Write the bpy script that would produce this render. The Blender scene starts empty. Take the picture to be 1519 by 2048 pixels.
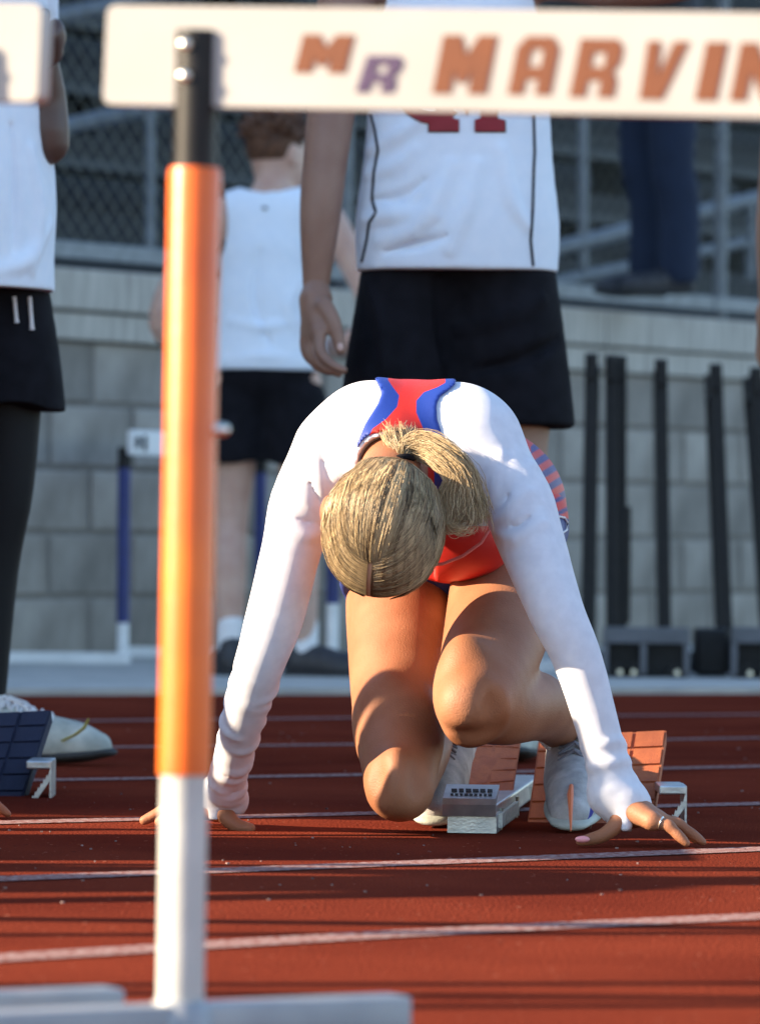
import bpy, bmesh, math, random
import numpy as np
from mathutils import Vector, Matrix
from mathutils.bvhtree import BVHTree

random.seed(7); RNG = np.random.default_rng(7)
S = bpy.context.scene
COL = S.collection

# ------------------------------------------------------------------ camera
FPX, CX, CY, HOR, ROLL, HCAM = 10000.0, 759.5, 1024.0, 1069.0, 0.010, 0.402
PITCH = (HOR - CY) / FPX
c_right = Vector((math.cos(ROLL), 0, math.sin(ROLL)))
c_fwd = Vector((0, math.cos(PITCH), math.sin(PITCH)))
c_up = c_right.cross(c_fwd).normalized()
c_fwd = c_up.cross(c_right).normalized()
cam_d = bpy.data.cameras.new('camera'); cam = bpy.data.objects.new('camera', cam_d); COL.objects.link(cam)
cam.matrix_world = Matrix(((c_right.x, c_up.x, -c_fwd.x, 0), (c_right.y, c_up.y, -c_fwd.y, 0),
                           (c_right.z, c_up.z, -c_fwd.z, HCAM), (0, 0, 0, 1)))
cam_d.sensor_fit = 'HORIZONTAL'; cam_d.sensor_width = 36; cam_d.lens = 36 * FPX / 1519
cam_d.clip_start = 0.1; cam_d.clip_end = 500
cam_d.dof.use_dof = True; cam_d.dof.focus_distance = 6.62; cam_d.dof.aperture_fstop = 11.0
S.camera = cam

# ------------------------------------------------------------------ light
SUN_EL, SUN_AZ = math.radians(21.0), math.radians(81)   # azimuth: from the view axis towards the left, behind the camera
W = bpy.data.worlds.new('World'); S.world = W; W.use_nodes = True
nt = W.node_tree; bg = nt.nodes['Background']
sky = nt.nodes.new('ShaderNodeTexSky'); sky.sky_type = 'NISHITA'; sky.sun_disc = False
TRAVEL = Vector((math.sin(SUN_AZ) * math.cos(SUN_EL), math.cos(SUN_AZ) * math.cos(SUN_EL), -math.sin(SUN_EL)))
sky.sun_elevation = SUN_EL; sky.ozone_density = 2.0; sky.air_density = 1.0; sky.dust_density = 0.6
sky.sun_rotation = math.atan2(-TRAVEL.x, -TRAVEL.y)
nt.links.new(sky.outputs[0], bg.inputs[0]); bg.inputs[1].default_value = 0.118
sun_d = bpy.data.lights.new('sun', 'SUN'); sun_d.energy = 5.0; sun_d.angle = math.radians(0.5); sun_d.color = (1.0, 0.80, 0.56)
sun = bpy.data.objects.new('sun', sun_d); COL.objects.link(sun)
sun.rotation_euler = TRAVEL.to_track_quat('-Z', 'Y').to_euler(); sun.location = (-10, -5, 8)
S.view_settings.view_transform = 'Standard'; S.view_settings.look = 'None'; S.view_settings.gamma = 1
S.view_settings.exposure = 1.8; S.view_settings.use_curve_mapping = False

# ------------------------------------------------------------------ helpers
def P(px, py, D):
    d = c_fwd + c_right * ((px - CX) / FPX) - c_up * ((py - CY) / FPX)
    return Vector((0, 0, HCAM)) + d * (D / d.y)
def G(px, py, z=0.0):
    d = c_fwd + c_right * ((px - CX) / FPX) - c_up * ((py - CY) / FPX)
    return Vector((0, 0, HCAM)) + d * ((z - HCAM) / d.z)
def proj(x, y, z):
    """world arrays -> photograph pixels"""
    z = z - HCAM
    u = x * c_right.x + y * c_right.y + z * c_right.z
    v = x * c_up.x + y * c_up.y + z * c_up.z
    w = x * c_fwd.x + y * c_fwd.y + z * c_fwd.z
    return CX + FPX * u / w, CY - FPX * v / w

def tag(o, label=None, cat=None, group=None, kind=None):
    if label: o['label'] = label
    if cat: o['category'] = cat
    if group: o['group'] = group
    if kind: o['kind'] = kind
    return o
def link(o, parent=None):
    COL.objects.link(o)
    if parent is not None:
        o.parent = parent
        p, m = parent, Matrix.Translation(parent.location)
        while p.parent: p = p.parent; m = Matrix.Translation(p.location) @ m
        o.location = o.location - m.translation
    return o
def empty(name, loc):
    o = bpy.data.objects.new(name, None); o.location = loc; o.empty_display_size = 0.1; COL.objects.link(o); return o
def mesh_np(name, v, q, mat=None, parent=None, origin=None, smooth=True, attrs=None):
    """numpy verts (world) + quads -> mesh object whose origin is `origin` (world)"""
    v = np.asarray(v, dtype=np.float64)
    o0 = np.array(origin if origin is not None else v.mean(0))
    me = bpy.data.meshes.new(name); n = len(q); k = q.shape[1]
    me.vertices.add(len(v)); me.vertices.foreach_set('co', (v - o0).astype(np.float32).ravel())
    me.loops.add(n * k); me.loops.foreach_set('vertex_index', q.astype(np.int32).ravel())
    me.polygons.add(n); me.polygons.foreach_set('loop_start', np.arange(0, n * k, k, dtype=np.int32))
    me.update(calc_edges=True); me.validate()
    me.polygons.foreach_set('use_smooth', np.full(len(me.polygons), smooth))
    for an, av in (attrs or {}).items():
        if av.ndim == 1:
            a = me.attributes.new(an, 'FLOAT', 'POINT'); a.data.foreach_set('value', av.astype(np.float32))
        else:
            a = me.attributes.new(an, 'FLOAT_COLOR', 'POINT')
            a.data.foreach_set('color', np.c_[av, np.ones(len(av))].astype(np.float32).ravel())
    if mat: me.materials.append(mat)
    o = bpy.data.objects.new(name, me); o.location = o0
    return link(o, parent)
class MB:
    """collects simple solids, builds one mesh object"""
    def __init__(s): s.bm = bmesh.new()
    def box(s, c, size, axes=None, bev=0.0):
        A = axes or (Vector((1, 0, 0)), Vector((0, 1, 0)), Vector((0, 0, 1)))
        bm = bmesh.new(); r = bmesh.ops.create_cube(bm, size=1.0)
        bmesh.ops.scale(bm, vec=size, verts=bm.verts)
        if bev > 0: bmesh.ops.bevel(bm, geom=bm.edges[:], offset=bev, segments=2, affect='EDGES', profile=0.6)
        s._add(bm, Matrix(((A[0].x, A[1].x, A[2].x, c[0]), (A[0].y, A[1].y, A[2].y, c[1]), (A[0].z, A[1].z, A[2].z, c[2]), (0, 0, 0, 1))))
        return s
    def _add(s, bm, M):
        vm = {}
        for v in bm.verts: vm[v] = s.bm.verts.new(M @ v.co)
        for f in bm.faces:
            try: s.bm.faces.new([vm[v] for v in f.verts])
            except ValueError: pass
        bm.free()
    def tube(s, pts, r, n=10, cap=True, flat=1.0, ref=None):
        pts = [Vector(p) for p in pts]; rs = r if hasattr(r, '__len__') else [r] * len(pts)
        rings = []; ref = Vector(ref) if ref else Vector((0.13, 0.31, 0.94))
        for i, p in enumerate(pts):
            t = (pts[min(i + 1, len(pts) - 1)] - pts[max(i - 1, 0)]).normalized()
            a = t.cross(ref)
            if a.length < 1e-4: a = t.cross(Vector((1, 0, 0)))
            a.normalize(); b = t.cross(a)
            rings.append([s.bm.verts.new(p + (a * math.cos(2 * math.pi * k / n) + b * math.sin(2 * math.pi * k / n) * flat) * rs[i]) for k in range(n)])
        for i in range(len(rings) - 1):
            for k in range(n):
                s.bm.faces.new((rings[i][k], rings[i][(k + 1) % n], rings[i + 1][(k + 1) % n], rings[i + 1][k]))
        if cap:
            s.bm.faces.new(rings[0][::-1]); s.bm.faces.new(rings[-1])
        return s
    def prism(s, poly, d):
        """closed polygon (world points) extruded by vector d"""
        d = Vector(d); a = [s.bm.verts.new(Vector(p)) for p in poly]; b = [s.bm.verts.new(Vector(p) + d) for p in poly]
        s.bm.faces.new(a); s.bm.faces.new(b[::-1]); n = len(poly)
        for i in range(n): s.bm.faces.new((a[i], b[i], b[(i + 1) % n], a[(i + 1) % n]))
        return s
    def build(s, name, mat, parent=None, origin=None, smooth=False, angle=35):
        bmesh.ops.recalc_face_normals(s.bm, faces=s.bm.faces[:])
        co = [v.co.copy() for v in s.bm.verts]
        if origin is None:
            lo = Vector((min(c.x for c in co), min(c.y for c in co), min(c.z for c in co)))
            hi = Vector((max(c.x for c in co), max(c.y for c in co), max(c.z for c in co)))
            origin = Vector(((lo.x + hi.x) / 2, (lo.y + hi.y) / 2, lo.z))
        origin = Vector(origin)
        for v in s.bm.verts: v.co -= origin
        if smooth:
            for f in s.bm.faces: f.smooth = True
            for e in s.bm.edges:
                if len(e.link_faces) == 2 and e.calc_face_angle(0) > math.radians(angle): e.smooth = False
        me = bpy.data.meshes.new(name); s.bm.to_mesh(me); s.bm.free(); me.materials.append(mat)
        o = bpy.data.objects.new(name, me); o.location = origin
        return link(o, parent)
def copy_tree(o, parent=None):
    c = o.copy(); COL.objects.link(c); c.parent = parent
    for ch in list(o.children): copy_tree(ch, c)
    return c

# ------------------------------------------------------------------ materials
def M(name, col, rough=0.6, *args, objrand=0.0, **kw):
    m = M_(name, col, rough, *args, **kw)
    if objrand:
        n = m.node_tree; b = n.nodes['Principled BSDF']; lk = b.inputs['Base Color'].links[0]; src = lk.from_socket
        oi = n.nodes.new('ShaderNodeObjectInfo'); r = n.nodes.new('ShaderNodeMapRange'); r.inputs[3].default_value = 1 - objrand; r.inputs[4].default_value = 1 + objrand; n.links.new(oi.outputs['Random'], r.inputs[0])
        hs = n.nodes.new('ShaderNodeHueSaturation'); n.links.new(src, hs.inputs['Color']); n.links.new(r.outputs[0], hs.inputs['Value']); n.links.new(hs.outputs[0], b.inputs['Base Color'])
    return m
def M_(name, col, rough=0.6, col2=None, nscale=20.0, bump=0.0, bscale=200.0, metal=0.0, spec=0.5, sss=0.0, attr=None, coat=0.0, aniso=None, detail=6.0, thr=None, sheen=0.0, stretch=None):
    m = bpy.data.materials.new(name); m.use_nodes = True; n = m.node_tree; b = n.nodes['Principled BSDF']
    b.inputs['Base Color'].default_value = (*col, 1); b.inputs['Roughness'].default_value = rough
    b.inputs['Metallic'].default_value = metal; b.inputs['Specular IOR Level'].default_value = spec
    if coat: b.inputs['Coat Weight'].default_value = coat; b.inputs['Coat Roughness'].default_value = 0.15
    if sheen: b.inputs['Sheen Weight'].default_value = sheen
    if sss:
        b.inputs['Subsurface Weight'].default_value = sss; b.inputs['Subsurface Radius'].default_value = (1.0, 0.35, 0.18); b.inputs['Subsurface Scale'].default_value = 0.008
    tc = n.nodes.new('ShaderNodeTexCoord'); src = tc.outputs['Object']
    if stretch:
        mp = n.nodes.new('ShaderNodeMapping'); mp.inputs['Scale'].default_value = stretch; n.links.new(src, mp.inputs[0]); src = mp.outputs[0]
    colsock = None
    if attr and thr is None:
        a = n.nodes.new('ShaderNodeAttribute'); a.attribute_name = attr; colsock = a.outputs['Color']
    if col2 is not None:
        no = n.nodes.new('ShaderNodeTexNoise'); no.inputs['Scale'].default_value = nscale; no.inputs['Detail'].default_value = detail
        n.links.new(src, no.inputs['Vector'])
        r = n.nodes.new('ShaderNodeMapRange'); r.inputs[1].default_value = 0.35; r.inputs[2].default_value = 0.65; n.links.new(no.outputs['Fac'], r.inputs[0])
        mx = n.nodes.new('ShaderNodeMix'); mx.data_type = 'RGBA'; mx.inputs[6].default_value = (*col, 1); mx.inputs[7].default_value = (*col2, 1)
        n.links.new(r.outputs[0], mx.inputs[0]); colsock = mx.outputs[2]
    if thr:                                     # list of (attribute, colour): colour where the stored distance is negative
        for an, c in thr:
            a = n.nodes.new('ShaderNodeAttribute'); a.attribute_name = an
            r = n.nodes.new('ShaderNodeMapRange'); r.inputs[1].default_value = -0.0006; r.inputs[2].default_value = 0.0006
            r.inputs[3].default_value = 1; r.inputs[4].default_value = 0; n.links.new(a.outputs['Fac'], r.inputs[0])
            mx = n.nodes.new('ShaderNodeMix'); mx.data_type = 'RGBA'
            if colsock is not None: n.links.new(colsock, mx.inputs[6])
            else: mx.inputs[6].default_value = (*col, 1)
            mx.inputs[7].default_value = (*c, 1); n.links.new(r.outputs[0], mx.inputs[0]); colsock = mx.outputs[2]
    if colsock is not None: n.links.new(colsock, b.inputs['Base Color'])
    if bump:
        no = n.nodes.new('ShaderNodeTexNoise'); no.inputs['Scale'].default_value = bscale; no.inputs['Detail'].default_value = 4
        n.links.new(src, no.inputs['Vector'])
        bp = n.nodes.new('ShaderNodeBump'); bp.inputs['Strength'].default_value = bump; bp.inputs['Distance'].default_value = 0.002
        n.links.new(no.outputs['Fac'], bp.inputs['Height']); n.links.new(bp.outputs[0], b.inputs['Normal'])
    return m

m_skin = M('skin_tan', (0.35, 0.15, 0.078), 0.55, (0.27, 0.105, 0.05), 13, 0.35, 420, spec=0.3)
m_skin_pale = M('skin_pale', (0.55, 0.36, 0.28), 0.5, (0.48, 0.29, 0.22), 18, 0.1, 700, sss=0.12)
m_skin_brown = M('skin_brown', (0.32, 0.19, 0.135), 0.5, (0.27, 0.15, 0.105), 18, 0.1, 700, sss=0.1)
m_skin_dark = M('skin_dark', (0.10, 0.055, 0.04), 0.45, (0.075, 0.04, 0.03), 18, 0.1, 700)
m_white = M('white_knit', (0.70, 0.71, 0.77), 0.85, (0.64, 0.65, 0.71), 60, 0.35, 1500, spec=0.25, sheen=0.1)
m_tank = M('white_jersey', (0.80, 0.88, 0.97), 0.75, (0.76, 0.85, 0.95), 40, 0.2, 1200, spec=0.3)
m_black = M('black_cloth', (0.0065, 0.0065, 0.009), 0.85, (0.010, 0.010, 0.014), 30, 0.3, 900, spec=0.12)
m_tights = M('black_tights', (0.004, 0.004, 0.005), 0.7, None, 30, 0.2, 900, spec=0.3)
m_navycloth = M('navy_trousers', (0.006, 0.014, 0.036), 0.9, (0.008, 0.018, 0.045), 12, 0.3, 600)
m_navy = M('navy_shorts', (0.018, 0.03, 0.13), 0.6, (0.03, 0.05, 0.20), 14, 0.2, 900)
RED, BLUE = (0.58, 0.026, 0.016), (0.013, 0.042, 0.27)
m_darkcloth = M('charcoal_cloth', (0.03, 0.035, 0.045), 0.85, (0.045, 0.05, 0.06), 20, 0.3, 600)
m_orange = M('orange_tape', (0.86, 0.165, 0.004), 0.42, (0.68, 0.11, 0.005), 9, 0.12, 90, coat=0.15)
m_postwhite = M('white_enamel', (0.52, 0.53, 0.51), 0.35, (0.38, 0.39, 0.375), 9, 0.15, 120, coat=0.2)
m_board = M('white_board', (0.34, 0.335, 0.33), 0.5, (0.30, 0.295, 0.29), 6, 0.05, 150)
m_blackplastic = M('black_steel', (0.006, 0.006, 0.007), 0.5, (0.011, 0.011, 0.012), 40, 0.1, 300, spec=0.3)
m_bolt = M('zinc_bolt', (0.85, 0.84, 0.74), 0.3, None, metal=1.0)
m_lorange = M('print_orange', (0.135, 0.032, 0.003), 0.7, (0.11, 0.025, 0.003), 30)
m_lpurple = M('print_purple', (0.035, 0.012, 0.07), 0.6, (0.03, 0.01, 0.06), 30)
m_alu = M('aluminium', (0.62, 0.66, 0.68), 0.32, (0.45, 0.50, 0.54), 30, 0.15, 250, metal=0.85)
m_alumat = M('worn_aluminium', (0.34, 0.36, 0.38), 0.55, (0.24, 0.26, 0.29), 12, 0.15, 120, metal=0.5)
m_pedal = M('brick_rubber', (0.50, 0.135, 0.045), 0.75, (0.38, 0.095, 0.035), 45, 0.5, 400)
m_pedalblue = M('navy_rubber', (0.006, 0.011, 0.036), 0.8, (0.009, 0.015, 0.045), 45, 0.5, 400)
m_bluepost = M('blue_sleeve', (0.008, 0.022, 0.13), 0.4, (0.012, 0.028, 0.16), 20, 0.05)
m_shoe = M('white_mesh_shoe', (0.52, 0.50, 0.49), 0.8, (0.30, 0.29, 0.29), 38, 0.5, 500, thr=[('swoosh', (0.03, 0.03, 0.28)), ('trim', (0.70, 0.25, 0.10))])
m_shoeplain = M('white_shoe', (0.52, 0.54, 0.48), 0.8, (0.34, 0.36, 0.32), 30, 0.5, 400)
m_shoeblack = M('black_shoe', (0.015, 0.015, 0.018), 0.55, (0.03, 0.03, 0.035), 30, 0.3, 300)
m_lace = M('lace', (0.75, 0.74, 0.74), 0.8); m_lacegrey = M('grey_lace', (0.16, 0.15, 0.17), 0.8)
m_yellow = M('yellow_lace', (0.42, 0.40, 0.08), 0.7)
m_sole = M('dark_sole', (0.02, 0.022, 0.022), 0.7, (0.035, 0.035, 0.035), 40, 0.4, 200)
m_orangeplate = M('orange_detail', (0.75, 0.20, 0.08), 0.5)

# ------------------------------------------------------------------ SDF sculpting
def V3(a): return np.array(a, float)
class SDF:
    def __init__(s): s.p = []; s.clip = []
    def cone(s, a, b, ra, rb, k=0.02, flat=None, mode='add'):
        s.p.append(('c', np.array(a, float), np.array(b, float), ra, rb, k, None if flat is None else (np.array(Vector(flat[0]).normalized()), flat[1]), mode)); return s
    def limb(s, pts, k=0.02, flat=None, sub=4, mode='add'):
        """pts: [(Vector, r), ...] smoothed with Catmull-Rom"""
        p = [np.r_[np.array(v, float), r] for v, r in pts]; p = [2 * p[0] - p[1]] + p + [2 * p[-1] - p[-2]]
        out = []
        for i in range(1, len(p) - 2):
            for t in np.linspace(0, 1, sub, endpoint=False):
                a, b, c, d = p[i - 1], p[i], p[i + 1], p[i + 2]
                out.append(0.5 * (2 * b + (c - a) * t + (2 * a - 5 * b + 4 * c - d) * t * t + (3 * b - a - 3 * c + d) * t ** 3))
        out.append(p[-2])
        s.p.append(('l', [(a[:3], b[:3], a[3], b[3]) for a, b in zip(out[:-1], out[1:])], k, None if flat is None else (np.array(Vector(flat[0]).normalized()), flat[1]), mode))
        return s
    def ell(s, c, r, axes=None, k=0.03, mode='add'):
        A = np.eye(3) if axes is None else np.array([list(Vector(a).normalized()) for a in axes])
        s.p.append(('e', np.array(c, float), np.array(r, float), A, k, mode)); return s
    def box_of(s, q):
        if q[0] == 'l':
            bs = [s.box_of(('c', a, b, ra, rb, 0, q[3], '')) for a, b, ra, rb in q[1]]
            return np.min([b[0] for b in bs], 0), np.max([b[1] for b in bs], 0)
        if q[0] == 'c':
            r = max(q[3], q[4]) * (1 if q[6] is None else max(1, q[6][1])); return np.minimum(q[1], q[2]) - r, np.maximum(q[1], q[2]) + r
        r = np.abs(q[3]).T @ q[2]; return q[1] - r, q[1] + r
    def dist(s, q, x, y, z):
        if q[0] == 'l':
            d = None
            for a, b, ra, rb in q[1]:
                e = s.dist(('c', a, b, ra, rb, 0, q[3], ''), x, y, z); d = e if d is None else np.minimum(d, e)
            return d
        if q[0] == 'c':
            _, a, b, ra, rb, k, flat, mode = q; ba = b - a; L = max(ba @ ba, 1e-12)
            px, py, pz = x - a[0], y - a[1], z - a[2]
            t = np.clip((px * ba[0] + py * ba[1] + pz * ba[2]) / L, 0, 1)
            vx, vy, vz = px - t * ba[0], py - t * ba[1], pz - t * ba[2]
            d2 = vx * vx + vy * vy + vz * vz
            if flat is not None:
                n, f = flat; vn = vx * n[0] + vy * n[1] + vz * n[2]; d2 = d2 + (1 / f ** 2 - 1) * vn * vn
            return np.sqrt(d2) - (ra + (rb - ra) * t)
        _, c, r, A, k, mode = q
        px, py, pz = x - c[0], y - c[1], z - c[2]
        u = [px * A[i, 0] + py * A[i, 1] + pz * A[i, 2] for i in range(3)]
        k0 = np.sqrt(sum((u[i] / r[i]) ** 2 for i in range(3))); k1 = np.sqrt(sum((u[i] / r[i] ** 2) ** 2 for i in range(3)))
        return k0 * (k0 - 1) / np.maximum(k1, 1e-9)
    def combine(s, F, d, q):
        k = {'c': 5, 'l': 2, 'e': 4}[q[0]]; k = q[k]; mode = q[-1]
        if mode == 'add':
            h = np.maximum(k - np.abs(F - d), 0) / k; return np.minimum(F, d) - h * h * k * 0.25
        h = np.maximum(k - np.abs(F + d), 0) / k; return np.maximum(F, -d) + h * h * k * 0.25
    def eval(s, pts):
        F = np.full(len(pts), 0.5); x, y, z = pts[:, 0], pts[:, 1], pts[:, 2]
        for q in s.p: F = s.combine(F, s.dist(q, x, y, z), q)
        return F
    def trace(s, px, py, d0, d1):
        a, b = V3(P(px, py, d0)), V3(P(px, py, d1)); t = np.linspace(0, 1, 500)[:, None]; pts = a + (b - a) * t; f = s.eval(pts)
        i = int(np.argmax(f < 0)) if (f < 0).any() else int(np.argmin(f)); return Vector(pts[i])
    def folds(s, lst, d0, d1, k=.011, sc=1.0):
        todo = [([s.trace(x, y, d0, d1) for x, y in pts], r * sc, md) for pts, r, md in lst]
        for pts, r, md in todo: s.limb([(p, r * w) for p, w in zip(pts, [.35] + [1] * (len(pts) - 2) + [.35])], k, sub=3, mode=md)
    def mesh(s, h=0.005, off=0.0, pad=0.02):
        bx = [s.box_of(q) for q in s.p if q[-1] == 'add']
        lo = np.min([b[0] for b in bx], 0) - pad - off; hi = np.max([b[1] for b in bx], 0) + pad + off
        n = np.ceil((hi - lo) / h).astype(int) + 1
        ax = [lo[i] + h * np.arange(n[i]) for i in range(3)]
        F = np.full(n, 0.5)
        for q in s.p:
            b0, b1 = s.box_of(q); k = q[{'c': 5, 'l': 2, 'e': 4}[q[0]]]; m = k + off + 2.5 * h
            i0 = np.clip(np.floor((b0 - m - lo) / h).astype(int), 0, n); i1 = np.clip(np.ceil((b1 + m - lo) / h).astype(int) + 1, 0, n)
            sl = tuple(slice(i0[i], i1[i]) for i in range(3))
            x, y, z = ax[0][sl[0]][:, None, None], ax[1][sl[1]][None, :, None], ax[2][sl[2]][None, None, :]
            F[sl] = s.combine(F[sl], s.dist(q, x, y, z), q)
        F -= off
        x, y, z = ax[0][:, None, None], ax[1][None, :, None], ax[2][None, None, :]
        for c in s.clip: F = np.maximum(F, c(x, y, z))
        return nets(F, lo, h)
def nets(F, lo, h):
    s = F < 0
    cnt = sum(s[i:s.shape[0] - 1 + i, j:s.shape[1] - 1 + j, k:s.shape[2] - 1 + k].astype(np.int8) for i in (0, 1) for j in (0, 1) for k in (0, 1))
    act = (cnt > 0) & (cnt < 8); idx = np.argwhere(act)
    vid = np.full(act.shape, -1, np.int32); vid[act] = np.arange(len(idx))
    pos = np.zeros((len(idx), 3)); num = np.zeros(len(idx))
    for ax in range(3):
        o1, o2 = [a for a in range(3) if a != ax]
        for p in (0, 1):
            for q in (0, 1):
                a = idx.copy(); a[:, o1] += p; a[:, o2] += q; b = a.copy(); b[:, ax] += 1
                f0 = F[a[:, 0], a[:, 1], a[:, 2]]; f1 = F[b[:, 0], b[:, 1], b[:, 2]]
                m = (f0 < 0) != (f1 < 0)
                t = np.where(m, f0 / np.where(m, f0 - f1, 1), 0)
                pt = a.astype(float); pt[:, ax] += t
                pos[m] += pt[m]; num[m] += 1
    v = lo + h * pos / num[:, None]
    quads = []
    for ax in range(3):
        o1, o2 = (ax + 1) % 3, (ax + 2) % 3
        sa = [slice(None)] * 3; sb = [slice(None)] * 3; sa[ax] = slice(0, -1); sb[ax] = slice(1, None)
        ch = s[tuple(sa)] != s[tuple(sb)]
        e = np.argwhere(ch); e = e[(e[:, o1] > 0) & (e[:, o2] > 0) & (e[:, o1] < F.shape[o1] - 1) & (e[:, o2] < F.shape[o2] - 1)]
        ins = s[e[:, 0], e[:, 1], e[:, 2]]
        def cell(d1, d2):
            c = e.copy(); c[:, o1] += d1; c[:, o2] += d2; return vid[c[:, 0], c[:, 1], c[:, 2]]
        q = np.c_[cell(-1, -1), cell(0, -1), cell(0, 0), cell(-1, 0)]
        q[~ins] = q[~ins][:, ::-1]; quads.append(q)
    q = np.concatenate(quads); q = q[(q >= 0).all(1)]
    # two light smoothing passes
    for _ in range(2):
        acc = np.zeros_like(v); c = np.zeros(len(v))
        for i in range(4):
            for j in (1, 3):
                np.add.at(acc, q[:, i], v[q[:, (i + j) % 4]]); np.add.at(c, q[:, i], 1)
        v = v * 0.5 + 0.5 * acc / np.maximum(c, 1)[:, None]
    return v, q
def join(*parts):
    vs, qs, n = [], [], 0
    for v, q in parts: vs.append(v); qs.append(q + n); n += len(v)
    return np.concatenate(vs), np.concatenate(qs)
def noise3(v, sc, seed=0):
    """cheap smooth noise from summed sines, -1..1"""
    r = np.random.default_rng(seed); o = np.zeros(len(v))
    for i in range(7):
        d = r.normal(size=3); d /= np.linalg.norm(d); o += np.sin(v @ d * sc * (0.6 + 0.35 * i) + r.uniform(0, 6.28)) / (1 + 0.35 * i)
    return o / 3.2
def normals(v, q):
    n = np.cross(v[q[:, 2]] - v[q[:, 0]], v[q[:, 3]] - v[q[:, 1]]); o = np.zeros_like(v)
    for i in range(4): np.add.at(o, q[:, i], n)
    return o / np.maximum(np.linalg.norm(o, axis=1), 1e-9)[:, None]

# ================================================================== SETTING
exec_setting = True
# ---- running track
def sheet(name, pts, mat, z=0.0, parent=None):
    mb = MB(); mb.bm.faces.new([mb.bm.verts.new((p[0], p[1], z)) for p in pts]); return mb.build(name, mat, parent, origin=(0, 0, z) if parent is None else None)
def track_material():
    m = bpy.data.materials.new('red_track'); m.use_nodes = True; n = m.node_tree; b = n.nodes['Principled BSDF']; b.inputs['Roughness'].default_value = 0.82
    b.inputs['Specular IOR Level'].default_value = 0.0; b.inputs['IOR'].default_value = 1.001
    tc = n.nodes.new('ShaderNodeTexCoord')
    def noise(sc, det=5):
        x = n.nodes.new('ShaderNodeTexNoise'); x.inputs['Scale'].default_value = sc; x.inputs['Detail'].default_value = det; n.links.new(tc.outputs['Object'], x.inputs['Vector']); return x.outputs['Fac']
    def mix(f, a, c, lo, hi):
        r = n.nodes.new('ShaderNodeMapRange'); r.inputs[1].default_value = lo; r.inputs[2].default_value = hi; n.links.new(f, r.inputs[0])
        x = n.nodes.new('ShaderNodeMix'); x.data_type = 'RGBA'; n.links.new(r.outputs[0], x.inputs[0])
        for sck, val in ((6, a), (7, c)):
            if isinstance(val, tuple): x.inputs[sck].default_value = (*val, 1)
            else: n.links.new(val, x.inputs[sck])
        return x.outputs[2]
    c1 = mix(noise(2.5), (0.175, 0.034, 0.018), (0.12, 0.022, 0.013), 0.35, 0.65)
    c2 = mix(noise(260, 2), c1, (0.10, 0.018, 0.012), 0.55, 0.75)
    c3 = mix(noise(70, 2), c2, (0.05, 0.016, 0.014), 0.68, 0.74)
    c4 = mix(noise(95, 1), c3, (0.42, 0.17, 0.11), 0.735, 0.78)
    n.links.new(c4, b.inputs['Base Color'])
    bp = n.nodes.new('ShaderNodeBump'); bp.inputs['Strength'].default_value = 0.9; bp.inputs['Distance'].default_value = 0.004
    n.links.new(noise(220, 3), bp.inputs['Height']); n.links.new(bp.outputs[0], b.inputs['Normal'])
    return m
m_track = track_material()
m_line = M('worn_line_paint', (0.34, 0.25, 0.235), 0.9, (0.18, 0.06, 0.048), 110, 0.3, 220, detail=2, spec=0.1)
m_line.node_tree.nodes['Principled BSDF'].inputs['IOR'].default_value = 1.001
m_conc = M('pale_concrete', (0.46, 0.445, 0.40), 0.9, (0.36, 0.35, 0.32), 8, 0.4, 90)
m_ground = M('far_ground', (0.16, 0.17, 0.15), 0.95, (0.11, 0.12, 0.10), 0.6, 0.3, 30)
tag(sheet('ground', [(-150, -100), (150, -100), (150, 250), (-150, 250)], m_ground, -0.008), kind='structure')
E0, E1 = G(20, 1391), G(1519, 1388); ed = (E1 - E0).normalized()
A0, A1 = E0 - ed * 30, E1 + ed * 30
track = tag(sheet('track', [(-30, -30), (30, -30), (A1.x, A1.y), (A0.x, A0.y)], m_track, 0.0), kind='structure')
nrm = Vector((-ed.y, ed.x, 0))
def strip(a, b, w0, w1, z, name, mat, parent=None, hgt=None):
    d = (b - a).normalized(); nn = Vector((-d.y, d.x, 0)); pts = [a + nn * w0, b + nn * w0, b + nn * w1, a + nn * w1]
    if hgt is None: return sheet(name, pts, mat, z, parent)
    mb = MB(); mb.prism([Vector((p.x, p.y, z)) for p in pts], (0, 0, hgt)); return mb.build(name, mat, parent)
tag(strip(A0, A1, 0.0, 9.0, -0.004, 'pavement', m_conc, None, 0.02), kind='structure')
# lane lines through points read off the picture (left, middle, right)
for (yl, ym, yr) in ((1445, 1436, 1430), (1498, 1490, 1477), (1563, 1551, 1534), (1647, 1628, 1609), (1760, 1731, 1700), (1919, 1871, 1835)):
    a, c, b = G(0, yl), G(760, ym), G(1519, yr); pts = []
    a2, b2 = a + (a - c) * 1.5, b + (b - c) * 1.5
    ctrl = [a2, a, c, b, b2]; path = []
    for i in range(len(ctrl) - 1):
        for t in np.linspace(0, 1, 8, endpoint=False): path.append(ctrl[i].lerp(ctrl[i + 1], t))
    path.append(b2)
    for _ in range(10): path = [path[0]] + [(path[i - 1] + path[i] * 2 + path[i + 1]) / 4 for i in range(1, len(path) - 1)] + [path[-1]]
    mb = MB(); L, R = [], []
    for i, p in enumerate(path):
        d = (path[min(i + 1, len(path) - 1)] - path[max(i - 1, 0)]).normalized(); nn = Vector((-d.y, d.x, 0)) * 0.036
        L.append(mb.bm.verts.new((p + nn).to_tuple()[:2] + (0.0015,))); R.append(mb.bm.verts.new((p - nn).to_tuple()[:2] + (0.0015,)))
    for i in range(len(path) - 1): mb.bm.faces.new((R[i], R[i + 1], L[i + 1], L[i]))
    mb.build('lane_line', m_line, track)

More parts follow.
